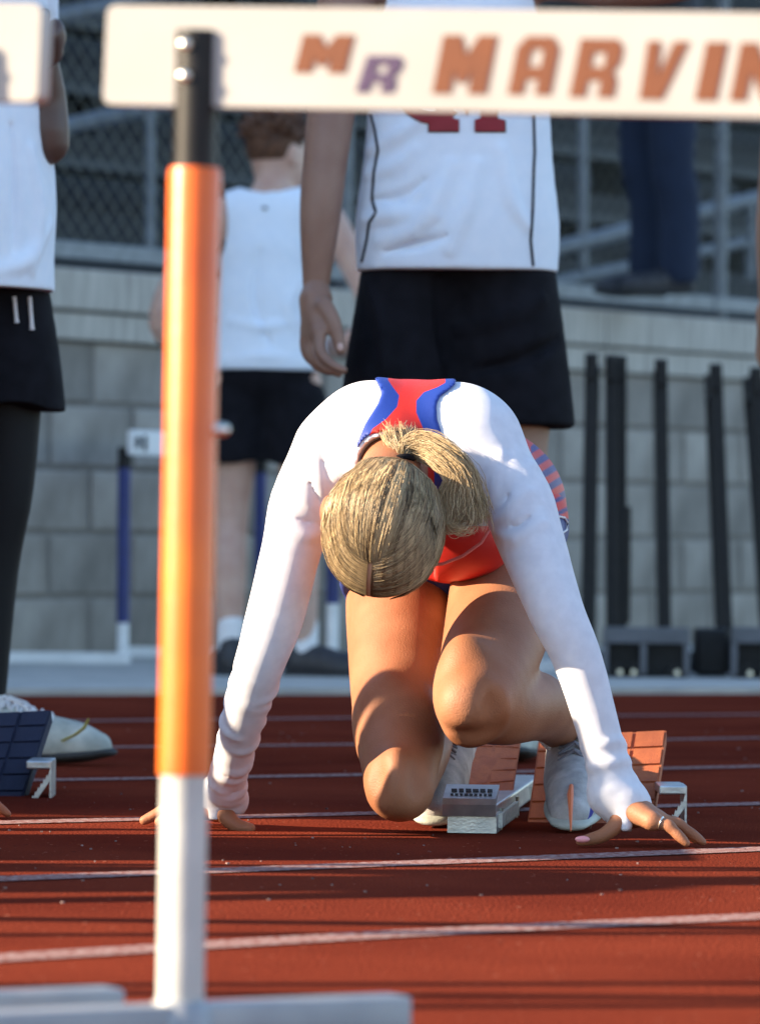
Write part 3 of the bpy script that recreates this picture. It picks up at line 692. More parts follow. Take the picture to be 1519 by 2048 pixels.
RO = P(900, 1600, 6.75); RO.z = 0
v, q = join(body, handR, handL)
runner = mesh_np('person', v, q, m_skin, origin=RO)
tag(runner, 'crouching runner with blonde ponytail, white sleeves and red-blue singlet, in the orange blocks', 'person', 'athletes')
# ---- white long-sleeved top, with stretch folds
F = SDF(); torso(F, .001); F.limb(Lr, .035); F.limb(Rr, .035)
F.folds([([(650, 1058), (615, 1074), (585, 1066)], .0042, 'add'), ([(648, 1045), (622, 1020), (592, 985)], .0036, 'sub'), ([(654, 1030), (632, 985), (600, 925)], .0034, 'sub'), ([(662, 1010), (650, 955), (645, 905)], .0034, 'sub'),
         ([(648, 1052), (610, 1042), (570, 1025)], .003, 'sub'), ([(668, 1000), (672, 950), (700, 905)], .004, 'add'), ([(640, 1035), (610, 1000), (580, 960)], .003, 'add'), ([(655, 1015), (640, 960), (625, 900)], .003, 'add'),
         ([(990, 1060), (1030, 1078), (1085, 1045)], .0046, 'add'), ([(990, 1050), (1015, 1000), (1045, 915)], .004, 'sub'), ([(992, 1058), (1040, 1050), (1080, 1010)], .0036, 'sub'), ([(985, 1035), (1000, 980), (1015, 900)], .0042, 'sub'),
         ([(990, 1050), (1018, 1030), (1056, 985)], .0036, 'add'), ([(982, 1025), (990, 980), (1000, 910)], .0036, 'add'), ([(995, 1040), (1030, 1000), (1065, 930)], .003, 'add')], 6.2, 7.0, .009, 1.1)
for arm, ts, sd in ((Lr, np.linspace(.58, .985, 26), 1), (Rr, np.linspace(.72, .985, 18), -1)):       # bunched rings towards the wrists
    n_ = len(arm) - 1
    for i, t in enumerate(ts):
        f = t * n_; j = min(int(f), n_ - 1); p0 = arm[j][0].lerp(arm[j + 1][0], f - j); r0 = arm[j][1] + (arm[j + 1][1] - arm[j][1]) * (f - j)
        d = (arm[j + 1][0] - arm[j][0]).normalized(); a = d.cross(Vector((0, 1, 0))).normalized(); b = d.cross(a)
        t0 = random.uniform(0, 6.28); ln = random.uniform(1.4, 3.2); tilt = random.uniform(-.5, .5)
        ring = [p0 + (a * math.cos(t0 + ln * u) + b * math.sin(t0 + ln * u)) * r0 * .985 + d * (tilt * r0 * math.sin(ln * u + t0)) for u in np.linspace(0, 1, 6)]
        F.limb([(p, .0032 * w_) for p, w_ in zip(ring, (.3, .8, 1, 1, .8, .3))], .007, sub=2, mode='add' if i % 3 else 'sub')
F.cone(P(1258, 1600, 6.475), P(1249, 1662, 6.468), .011, .006, .012, (Vector((0, 1, 0)), .5))      # thumb loop of the cuff
F.cone(P(432, 1600, 6.78), P(428, 1640, 6.775), .011, .006, .012, (Vector((0, 1, 0)), .5))
F.cone(P(1215, 1590, 6.50), P(1262, 1612, 6.50), .024, .022, .02); F.cone(P(430, 1590, 6.80), P(462, 1598, 6.80), .022, .02, .02)
neckc = P(766, 930, 6.55); NKP = [(P(815, 885, 6.72), .060), (P(790, 905, 6.64), .053), (P(775, 925, 6.585), .050)]
F.limb(NKP, .03)
F.clip.append(lambda x, y, z: .034 - np.sqrt((x - neckc.x) ** 2 + ((y - neckc.y) * .75) ** 2 + ((z - neckc.z) * .9) ** 2))
wRa, wRd = P(1258, 1634, 6.5), (P(1252, 1628, 6.5) - P(1236, 1590, 6.5)).normalized()
def cutR(x, y, z):
    d = (x - wRa.x) * wRd.x + (y - wRa.y) * wRd.y + (z - wRa.z) * wRd.z
    px, py = proj(x, y, z); loop = np.maximum(np.abs(px - 1251) - 13, py - 1664)
    return np.where((py > 1560) & (px > 1100), np.minimum(d, loop * .00066), -1.0)
wLa, wLd = P(444, 1622, 6.8), (P(446, 1605, 6.8) - P(456, 1555, 6.8)).normalized()
def cutL(x, y, z):
    d = (x - wLa.x) * wLd.x + (y - wLa.y) * wLd.y + (z - wLa.z) * wLd.z
    px, py = proj(x, y, z); loop = np.maximum(np.abs(px - 428) - 11, py - 1640)
    return np.where((py > 1560) & (px < 600), np.minimum(d, loop * .00066), -1.0)
F.clip += [cutR, cutL, lambda x, y, z: y - 6.99 + 0 * x]
v, q = F.mesh(.0034, .0026)
nn_ = normals(v, q); v = v + nn_ * (noise3(v, 55, 3) * .0007)[:, None]
mesh_np('long_sleeved_top', v, q, m_white, runner)
# ---- racerback singlet: red with blue panels; panel edges stored as distances
import bisect
def curve_x(pts):
    ys = np.array([p[1] for p in pts], float); xs = np.array([p[0] for p in pts], float); o = np.argsort(ys); return lambda y: np.interp(y, ys[o], xs[o])
lo_, li_ = curve_x([(748, 755), (755, 768), (763, 786), (755, 808), (730, 847), (711, 891), (704, 940), (702, 990)]), curve_x([(776, 760), (784, 772), (798, 791), (794, 813), (772, 838), (745, 857), (731, 886), (725, 930)])
ri_, ro_ = curve_x([(890, 765), (874, 774), (847, 784), (832, 801), (832, 825), (847, 860), (868, 900)]), curve_x([(912, 765), (901, 777), (879, 794), (872, 811), (874, 838), (889, 882), (915, 930), (950, 990)])
F = SDF(); torso(F, .001); pelvis(F, .004); F.limb(NKP, .03)
F.ell(P(905, 1045, 6.83), (.092, .12, .075), (tx, tz, ty), .04); F.ell(P(925, 1080, 6.76), (.062, .05, .045), (tx, tz, ty), .03)
def sing_clip(x, y, z):
    px, py = proj(x, y, z)
    reg = np.maximum(lo_(py) - px, px - ro_(py)) * .00067                      # racerback
    back = np.minimum(6.83 - y, 1.0) + 0 * x + 0 * z                            # whole width further back
    under = np.maximum(1052 - py, 870 - px) * .00067 * 1.0
    return np.minimum(np.minimum(reg + np.maximum(0, (py - 985) * .0007), back), np.maximum(under, px * 0 + 6.70 - y))
F.clip += [sing_clip, lambda x, y, z: .039 - np.sqrt((x - neckc.x) ** 2 + ((y - neckc.y) * .75) ** 2 + ((z - neckc.z) * .9) ** 2), lambda x, y, z: y - 7.12 + 0 * x]
v, q = F.mesh(.0032, .0070)
px, py = proj(v[:, 0], v[:, 1], v[:, 2])
blue = np.where((py < 990) & (v[:, 1] < 6.9) & (px < 960), np.minimum(np.maximum(px - li_(py), -1), 1) * 0 + np.minimum(px - li_(py), ri_(py) - px) * .00067, .05)
blue = np.where(v[:, 1] > 6.83, np.maximum(blue, .0), blue)
strp = np.where((px > 1060) & (v[:, 1] > 6.8), np.sin((px * .5 + py * .8) * .24) * .0015, .01)
m_singlet = M('singlet', RED, 0.5, (0.52, 0.022, 0.016), 25, 0.25, 900, thr=[('blue', BLUE), ('stripe', (0.05, 0.03, 0.16))], spec=0.4)
mesh_np('singlet', v, q, m_singlet, runner, attrs={'blue': blue, 'stripe': strp})
mb = MB(); mb.tube([P(982, 1052, 6.66), P(962, 1085, 6.655), P(925, 1112, 6.66), P(885, 1128, 6.665), P(856, 1131, 6.67)], .0022, 6); mb.build('neckline_piping', M('pink_piping', (.75, .25, .24), .6), runner, smooth=True)
# ---- shorts
F = SDF(); pelvis(F, .006)
F.limb([(P(828, 1060, 6.98), .088), (P(806, 1170, 6.92), .085), (P(802, 1250, 6.86), .083)], .04); F.limb([(P(1022, 1050, 6.99), .072), (P(1010, 1130, 6.91), .078), (P(1000, 1240, 6.80), .082)], .04)
F.ell(P(920, 1100, 7.0), (.09, .08, .07), k=.04)
dA, dB = (LA[1][0] - LA[0][0]).normalized(), (LB[1][0] - LB[0][0]).normalized(); cA, cB = P(802, 1192, 6.92), P(1040, 1110, 6.95)
def sh_clip(x, y, z):
    px, py = proj(x, y, z)
    a = (x - cA.x) * dA.x + (y - cA.y) * dA.y + (z - cA.z) * dA.z; b = (x - cB.x) * dB.x + (y - cB.y) * dB.y + (z - cB.z) * dB.z
    return np.where(px < 925, a, b)
F.clip.append(sh_clip)
v, q = F.mesh(.0042, .003); v = v + normals(v, q) * (noise3(v, 60, 9) * .003)[:, None]
px, py = proj(v[:, 0], v[:, 1], v[:, 2])
m_runshorts = M('runner_shorts', (0.02, 0.035, 0.16), 0.6, (0.03, 0.05, 0.22), 14, 0.2, 900, thr=[('redpanel', RED), ('stripe', (0.04, 0.03, 0.16))])
rp = np.maximum(1040 - px, py - 1020 - (px - 1100) * .5) * .0007
mesh_np('shorts', v, q, m_runshorts, runner, attrs={'redpanel': rp, 'stripe': np.maximum(rp, np.sin((py * .9 + px * .45) * .25) * .0015 + .0006)})
# ---- shoes
def shoe(heel, toe, upv, Lw=.040, name='shoe', mats=(m_shoe, m_sole), parent=None, laces=True, ankle=None, lace_mat=m_lacegrey, h=.003, side=1, spikes=True):
    ax = (toe - heel); L = ax.length; ax.normalize(); w_ = upv.cross(ax).normalized(); u = ax.cross(w_).normalized()
    q_ = lambda a, b, c: heel + ax * (a * L) + w_ * (b * Lw * side) + u * c
    F = SDF()
    F.limb([(q_(.10, 0, .034), .034), (q_(.30, .03, .034), .034), (q_(.55, .08, .032), .037), (q_(.76, .08, .030), .040), (q_(.93, .0, .024), .027)], .02)
    F.limb([(q_(.17, 0, .05), .034), (q_(.40, .03, .055), .036), (q_(.6, .05, .036), .034)], .03)
    F.cone(q_(.13, 0, .06), q_(.15, 0, .088), .034, .034, .02)
    if ankle is not None: F.ell(q_(.16, 0, .10), (.024, .024, .03), k=.006, mode='sub')
    F.clip.append(lambda x, y, z: .010 - ((x - heel.x) * u.x + (y - heel.y) * u.y + (z - heel.z) * u.z))
    v, qd = F.mesh(h); d = v - V3(heel); a_, b_, c_ = d @ V3(ax) / L, d @ V3(w_) / Lw * side, d @ V3(u)
    sw = np.maximum(np.abs(c_ - (.034 + .05 * np.clip(.85 - a_, 0, 1) - .25 * np.clip(a_ - .9, 0, 1))) - .013 * np.clip((1.04 - a_) * 5, 0, 1), np.maximum(.42 - a_, -(b_ + .02) * .04))
    tr = np.maximum(np.maximum(c_ - .016, .45 - a_), -(b_ - .35) * .04)
    so = mesh_np(name, v, qd, mats[0], parent, attrs={'swoosh': sw, 'trim': tr})
    F = SDF(); F.limb([(q_(.08, 0, .012), .036), (q_(.35, .03, .010), .034), (q_(.58, .08, .008), .039), (q_(.78, .08, .010), .042), (q_(.96, 0, .016), .029)], .02, flat=(u, .32))
    v, qd = F.mesh(h); mesh_np('sole', v, qd, mats[1], so)
    if laces:
        for i, t in enumerate(np.linspace(.34, .62, 6)):
            z0 = .103 - .022 * (t - .34) / .28
            for sg in (-1, 1):
                MB().tube([q_(t, -.45 * sg, z0 - .012), q_(t + .02, 0, z0 + .001), q_(t + .045, .45 * sg, z0 - .014)], .0026, 6).build('lace', lace_mat, so, smooth=True)
        for sg in (-1, 1): MB().tube([q_(.33, 0, .098), q_(.36, .35 * sg, .108), q_(.46, .62 * sg, .098), q_(.52, .5 * sg, .085)], .0024, 6).build('lace', lace_mat, so, smooth=True)
    if spikes:
        for t, b in ((.7, -.6), (.7, .7), (.82, -.5), (.82, .6), (.92, 0)): MB().tube([q_(t, b, .004), q_(t, b, -.010)], [.003, .001], 6).build('spike', m_bolt, so)
    return so
toeB, heelB = P(1138, 1664, 6.775), P(1150, 1512, 7.10); toeB.z = -.004
toeA, heelA = P(862, 1655, 6.86), P(902, 1512, 7.17); toeA.z = -.004
upf = Vector((0, -.55, .83))
shB = shoe(heelB, toeB, upf, .046, parent=runner, ankle=1, side=1, mats=(m_shoe, m_shoeplain))
shA = shoe(heelA, toeA, upf, .044, parent=runner, ankle=1, side=-1, mats=(m_shoe, m_shoeplain))
for ch, nm in ((CA, 0), (CB, 1)):                       # ankle socks
    F = SDF(); F.limb([(p, r + .003) for p, r in ch[-2:]] + [(ch[-1][0] + (ch[-1][0] - ch[-2][0]) * .6, ch[-1][1] + .002)], .02)
    a, d = ch[-2][0].lerp(ch[-1][0], .35), (ch[-1][0] - ch[-2][0]).normalized()
    F.clip.append(lambda x, y, z, a=a, d=d: -((x - a.x) * d.x + (y - a.y) * d.y + (z - a.z) * d.z))
    v, q = F.mesh(.003); mesh_np('sock', v, q, M('white_sock', (.70, .70, .74), .9, (.6, .6, .64), 60, .5, 700), runner)
MB().tube([P(1142, 1572, 6.795), P(1140, 1590, 6.765), P(1141, 1662, 6.725)], [.003, .0045, .0012], 8).build('spike_pin', m_orangeplate, runner, smooth=True)
bm_ring = MB(); rc, rd = ring_c, ring_d
a = rd.cross(Vector((0, 1, 0))).normalized(); b = rd.cross(a)
bm_ring.tube([rc + (a * math.cos(t) + b * math.sin(t)) * .0088 for t in np.linspace(0, 2 * math.pi, 17)], .0013, 6, cap=False); bm_ring.build('finger_ring', m_bolt, runner, smooth=True)
m_nail = M('pink_nail', (.80, .32, .34), .3)
F = SDF(); F.ell(P(1164, 1679, 6.448), (.010, .004, .0045), k=.002); v, q = F.mesh(.0012); mesh_np('thumbnail', v, q, m_nail, runner)

# ---- hair: scalp cap, then strands combed from the parting to the tie, then the ponytail
m_hair = M('hair_strands', (.4, .3, .2), .42, attr='hcol', spec=.5)
m_haircap = M('hair_under', (.16, .10, .05), .55, (.24, .16, .085), 14, .5, 120, stretch=(6, 1, 1), thr=[('parting', (.55, .33, .22))])
F = SDF(); F.ell(HC, (.0755, .0925, .0835), (h_sd, h_fr, h_up), .02)
def cap_clip(x, y, z):
    s_, f_, u_ = [(x - HC.x) * a.x + (y - HC.y) * a.y + (z - HC.z) * a.z for a in (h_sd, h_fr, h_up)]
    return np.maximum(-.085 - u_, (f_ - .060 - u_ * .55) * .8)
F.clip.append(cap_clip); v, q = F.mesh(.0026)
dv = v - V3(HC); s_, f_, u_ = dv @ V3(h_sd), dv @ V3(h_fr), dv @ V3(h_up)
hair = mesh_np('hair', v, q, m_haircap, runner, attrs={'parting': np.maximum(np.abs(s_ + .0075 - .0015 * np.sin(f_ * 90)) - .0028 - .002 * np.clip(f_ / .09, 0, 1), -(f_ + .004))})
TIE = P(806, 930, 6.49)
def strands(paths, rads, cols, name, parent, root=(.45, .65, 1, .8)):
    vs, qs, cs, n0 = [], [], [], 0
    for pth, r, c in zip(paths, rads, cols):
        p = np.array(pth); n = len(p); t = np.gradient(p, axis=0); t /= np.linalg.norm(t, axis=1)[:, None] + 1e-9
        a = np.cross(t, [0.2, 0.5, 0.84]); a /= np.linalg.norm(a, axis=1)[:, None] + 1e-9; b = np.cross(t, a)
        rr = r * np.clip(np.minimum(np.linspace(.5, 6, n), np.linspace(5, .35, n)), .3, 1)[:, None]
        ring = np.stack([p + rr * (a * math.cos(w_) + b * math.sin(w_)) for w_ in (0, 2.094, 4.189)], 1)
        vs.append(ring.reshape(-1, 3)); i = np.arange(n - 1)[:, None] * 3 + n0
        for k in range(3): qs.append(np.c_[i + k, i + (k + 1) % 3, i + 3 + (k + 1) % 3, i + 3 + k])
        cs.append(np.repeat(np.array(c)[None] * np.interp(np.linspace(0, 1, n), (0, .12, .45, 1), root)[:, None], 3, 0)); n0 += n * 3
    return mesh_np(name, np.concatenate(vs), np.concatenate(qs), m_hair, parent, attrs={'hcol': np.concatenate(cs)})
def hcolor(ph=None):
    t = RNG.random()
    if ph is not None: t = np.clip(.5 + .5 * (math.sin(ph * 17) * .45 + math.sin(ph * 41 + 1) * .35 + math.sin(ph * 83 + 2) * .3) + RNG.normal() * .07, 0, 1)
    base = np.array((.085, .045, .018)) * (1 - t) ** 1.3 + np.array((.70, .53, .30)) * (1 - (1 - t) ** 1.3)
    return base * RNG.uniform(.9, 1.1)
def on_skull(d, lift=0.0):
    d = d / np.linalg.norm(d); rad = np.array((.0765, .0935, .0845)) + lift
    k = 1 / np.sqrt(((d / rad) ** 2).sum()); d = d * k; return V3(HC) + V3(h_sd) * d[0] + V3(h_fr) * d[1] + V3(h_up) * d[2]
tied = TIE - HC; td = np.array((tied.dot(h_sd), tied.dot(h_fr), tied.dot(h_up))); td /= np.linalg.norm(td)
paths, rads, cols = [], [], []
for i in range(14000):
    t = RNG.random(); kind = RNG.random(); sg = 1 if RNG.random() < .5 else -1
    if kind < .45:                                  # from the parting: front hairline to crown
        a_ = RNG.uniform(.02, .95); d0 = np.array((-.10 + .03 * a_ + sg * .034, math.sin(1.15 * (1 - a_) - .12), math.cos(1.15 * (1 - a_) - .12))); mid = d0 + np.array((sg * RNG.uniform(.75, 1.05), -.30, -.1 + RNG.uniform(-.2, .15)))
    elif kind < .75:                                # hairline round the temples
        ph = RNG.uniform(.15, 1.5); d0 = np.array((sg * math.sin(ph), .95 * math.cos(ph) * .9, .20 - .45 * math.sin(ph) + RNG.normal() * .03)); mid = d0 * .6 + np.array((sg * .55, -.35, .25))
    else:                                           # crown straight back
        d0 = np.array((RNG.normal() * .22 - .05, RNG.uniform(-.25, .25), .95)); mid = d0 + np.array((d0[0] * .9, -.45, .0))
    lift = RNG.uniform(0, .0007) if RNG.random() > .02 else RNG.uniform(.001, .004); pts = []
    for u in np.linspace(0, 1, 10):
        d = (1 - u) ** 2 * d0 / np.linalg.norm(d0) + 2 * u * (1 - u) * mid / np.linalg.norm(mid) * 1.0 + u * u * td
        p = on_skull(d, lift * min(1, u * 3) + .001 * math.sin(u * 3.1)); 
        if u > .8: p = p + (V3(TIE) - p) * ((u - .8) / .2) ** 2
        pts.append(p)
    paths.append(pts); rads.append(RNG.uniform(.0002, .00042)); cols.append(hcolor(math.atan2(mid[0], mid[1] + 2 * mid[2]) + .25 * d0[1]))
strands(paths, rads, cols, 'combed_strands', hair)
paths, rads, cols = [], [], []
LOCKS = []
for j in range(18):
    k = (j + .5) / 18; r1, r2, r3 = RNG.random(3)
    LOCKS.append([(806, 930, 6.49), (806 + 6 * r1, 902 - 12 * k, 6.50), (832 + 10 * r2, 878 + 24 * k, 6.50 + .012 * r1), (882, 888 + 34 * k + 8 * r2, 6.49 - .01 * r1), (922 - 14 * k + 12 * r3, 938 + 20 * k, 6.485 - .012 * r2), (948 - 62 * k + 14 * r1, 992 - 12 * k + 10 * r2, 6.48), (955 - 75 * k + 22 * r2, 1030 - 18 * r3, 6.475), (936 - 60 * k + 45 * r3, 1052 - 26 * r1, 6.47)])
for j in range(4): LOCKS.append([(806, 930, 6.49), (798 + 4 * j, 903, 6.505), (782 + 12 * j, 876, 6.52), (776 + 16 * j, 856 + 5 * (j % 2), 6.545)])
LOCKS.append([(884, 1010, 6.47), (890, 1040, 6.465), (905, 1058, 6.462), (925, 1062, 6.46), (938, 1050, 6.462)])
for i in range(5000):                              # ponytail in separate locks
    j = i % 22 if i % 60 else 22; ctrl = LOCKS[j]; C = [V3(P(*c)) for c in ctrl]; n = len(C); pts = []
    o_ = RNG.normal(size=3) * (.0040 if j < 18 else .003); ph = RNG.uniform(0, 6.28)
    for u in np.linspace(0, RNG.uniform(.8, 1), 16):
        f = u * (n - 1); jj = min(int(f), n - 2); w_ = f - jj
        p0, p1, p2, p3 = C[max(jj - 1, 0)], C[jj], C[jj + 1], C[min(jj + 2, n - 1)]
        p = .5 * (2 * p1 + (p2 - p0) * w_ + (2 * p0 - 5 * p1 + 4 * p2 - p3) * w_ ** 2 + (3 * p1 - p0 - 3 * p2 + p3) * w_ ** 3)
        pts.append(p + o_ * (.5 + 1.1 * math.sin(min(u, .8) * 2.2)) + .0034 * np.array((math.sin(6 * u + ph), math.cos(5 * u + ph), math.sin(6 * u + 2 * ph))) * u)
    paths.append(pts); rads.append(RNG.uniform(.0002, .00045)); cols.append(hcolor(j * .37 + RNG.normal() * .02))
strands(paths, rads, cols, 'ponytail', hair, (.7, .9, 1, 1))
mb = MB(); td_ = (P(800, 900, 6.5) - TIE).normalized(); a = td_.cross(Vector((0, 1, 0))).normalized(); b = td_.cross(a)
mb.tube([TIE + td_ * .006 + (a * math.cos(t) + b * math.sin(t)) * .0125 for t in np.linspace(0, 2 * math.pi, 17)], .004, 8, cap=False); mb.build('hair_tie', m_black, hair, smooth=True)

# ================================================================== STARTING BLOCKS
def starting_blocks(name, label, mp, group, off=Vector((0, 0, 0)), part=False):
    e = empty(name, P(940, 1665, 6.95) * 1 + off); e.location.z = 0; tag(e, label, 'starting block', group)
    Q = lambda x, y, D: P(x, y, D) + off
    ra = Vector((.10, 1, 0)).normalized(); rx = Vector((ra.y, -ra.x, 0))
    c = G(940, 1668) + off
    MB().box(c + ra * .48 + up * .022, (.062, .90, .028), (rx, ra, up), .003).build('rail', m_alu, e)
    fr = c + up * 0; w_ = .066
    # front anchor: folded plate
    MB().prism([fr + rx * -.031 + up * z_ + ra * y_ for y_, z_ in ((0, .001), (0, .024), (.03, .026), (.09, .026), (.09, .001))], rx * w_).build('end_plate', m_alu, e)
    lip = MB().prism([fr + rx * -.037 + up * z_ + ra * y_ for y_, z_ in ((-.012, .024), (-.016, .040), (-.010, .048), (.05, .064), (.052, .060), (-.004, .042), (-.006, .027))], rx * .072).build('front_lip', m_alu, e)
    rm = random.Random(4)                          # stamped marks, too soft in the picture to read
    for r_, cnt, hh in ((0, 9, .007), (1, 6, .013)):
        for k in range(cnt):
            MB().box(fr + rx * (-.029 + .058 * (k + .5) / cnt) + ra * (.004 + .018 * r_) + up * (.0525 + .0048 * r_), (.058 / cnt * rm.uniform(.55, .85), hh * rm.uniform(.8, 1), .0012), (rx, Vector((0, .97, .26)).normalized(), Vector((0, -.26, .97)).normalized())).build('stamped_mark', m_darkcloth, lip)
    for k in range(11): MB().box(c + rx * .037 + ra * (.05 + .03 * k) + up * .016, (.006, .010, .02), (rx, ra, up)).build('rack_tooth', m_alu, e)
    for k in range(3): MB().tube([c + ra * (.1 + .3 * k) + rx * .034 + up * .03, c + ra * (.1 + .3 * k) + rx * .034], [.003, .001], 6).build('spike', m_bolt, e)
    def pedal(bl, br, tl, tr, th=.022):
        """four corners of the face (world); thickness away from the runner"""
        n_ = (br - bl).cross(tl - bl).normalized()
        if n_.y > 0: n_ = -n_
        pd = MB().prism([bl, br, tr, tl], -n_ * th).build('pedal', mp, e)
        for i in range(4):
            for j in range(6):
                f = lambda u, v_: (bl * (1 - u) + br * u) * (1 - v_) + (tl * (1 - u) + tr * u) * v_
                u0, u1, v0, v1 = i / 4 + .014, (i + 1) / 4 - .014, j / 6 + .011, (j + 1) / 6 - .011
                MB().prism([f(u0, v0) + n_ * .0005, f(u1, v0) + n_ * .0005, f(u1, v1) + n_ * .0005, f(u0, v1) + n_ * .0005], n_ * .0025).build('tread_pad', mp, pd)
        return pd
    pedal(Q(1050, 1676, 7.0), Q(1300, 1676, 6.99), Q(1078, 1474, 7.20), Q(1332, 1462, 7.20))
    pedal(Q(800, 1650, 7.05), Q(1022, 1610, 7.16), Q(835, 1462, 7.32), Q(1042, 1478, 7.32))
    # side bracket with saw-tooth ladder
    for (x0, D) in ((1318, 6.97),):
        b0 = Q(x0, 1572, D); w2 = .037; ax_ = Vector((1, 0.05, 0)).normalized()
        MB().box(b0 + ax_ * (w2 / 2) + Vector((0, .06, -.006)), (w2, .12, .012), bev=.002).build('bracket_top', m_alu, e)
        MB().box(b0 + ax_ * w2 + Vector((0.0, .05, -.038)), (.003, .10, .075)).build('bracket_side', m_alu, e)
        zz = []
        for k in range(7): zz += [b0 + ax_ * (.008 + .0042 * k) + up * (-.060 + .0062 * k), b0 + ax_ * (.010 + .0042 * k) + up * (-.052 + .0062 * k)]
        zz += [b0 + ax_ * .038 + up * -.012, b0 + ax_ * .038 + up * -.024]
        for k in range(6, -1, -1): zz += [b0 + ax_ * (.014 + .0042 * k) + up * (-.062 + .0062 * k)]
        MB().prism(zz, Vector((0, .004, 0))).build('saw_tooth_plate', m_alu, e)
        MB().box(b0 + ax_ * .012 + Vector((0, .05, -.068)), (.05, .12, .008), bev=.001).build('foot_plate', m_alu, e)
        MB().prism([b0 + ax_ * .030 + up * -.074, b0 + ax_ * .034 + up * -.074, b0 + ax_ * .037 + up * -.055, b0 + ax_ * .037 + up * -.062], Vector((0, .03, 0))).build('brace', m_alu, e)
    MB().box(Q(790, 1648, 7.02) + up * -.001, (.032, .05, .010), bev=.001).build('foot_plate', m_alu, e)
    MB().box(Q(1082, 1668, 6.99), (.04, .06, .012), bev=.001).build('foot_plate', m_alu, e)
    return e
starting_blocks('starting_blocks', 'silver starting blocks with brick-orange ribbed pedals under the crouching runner', m_pedal, 'starting blocks')
nbB = G(110, 1622) - G(1374, 1682); nbB.z = 0; nbB.x -= .048
starting_blocks('starting_blocks', 'silver starting blocks with navy ribbed pedal cut off by the left edge', m_pedalblue, 'starting blocks', nbB)

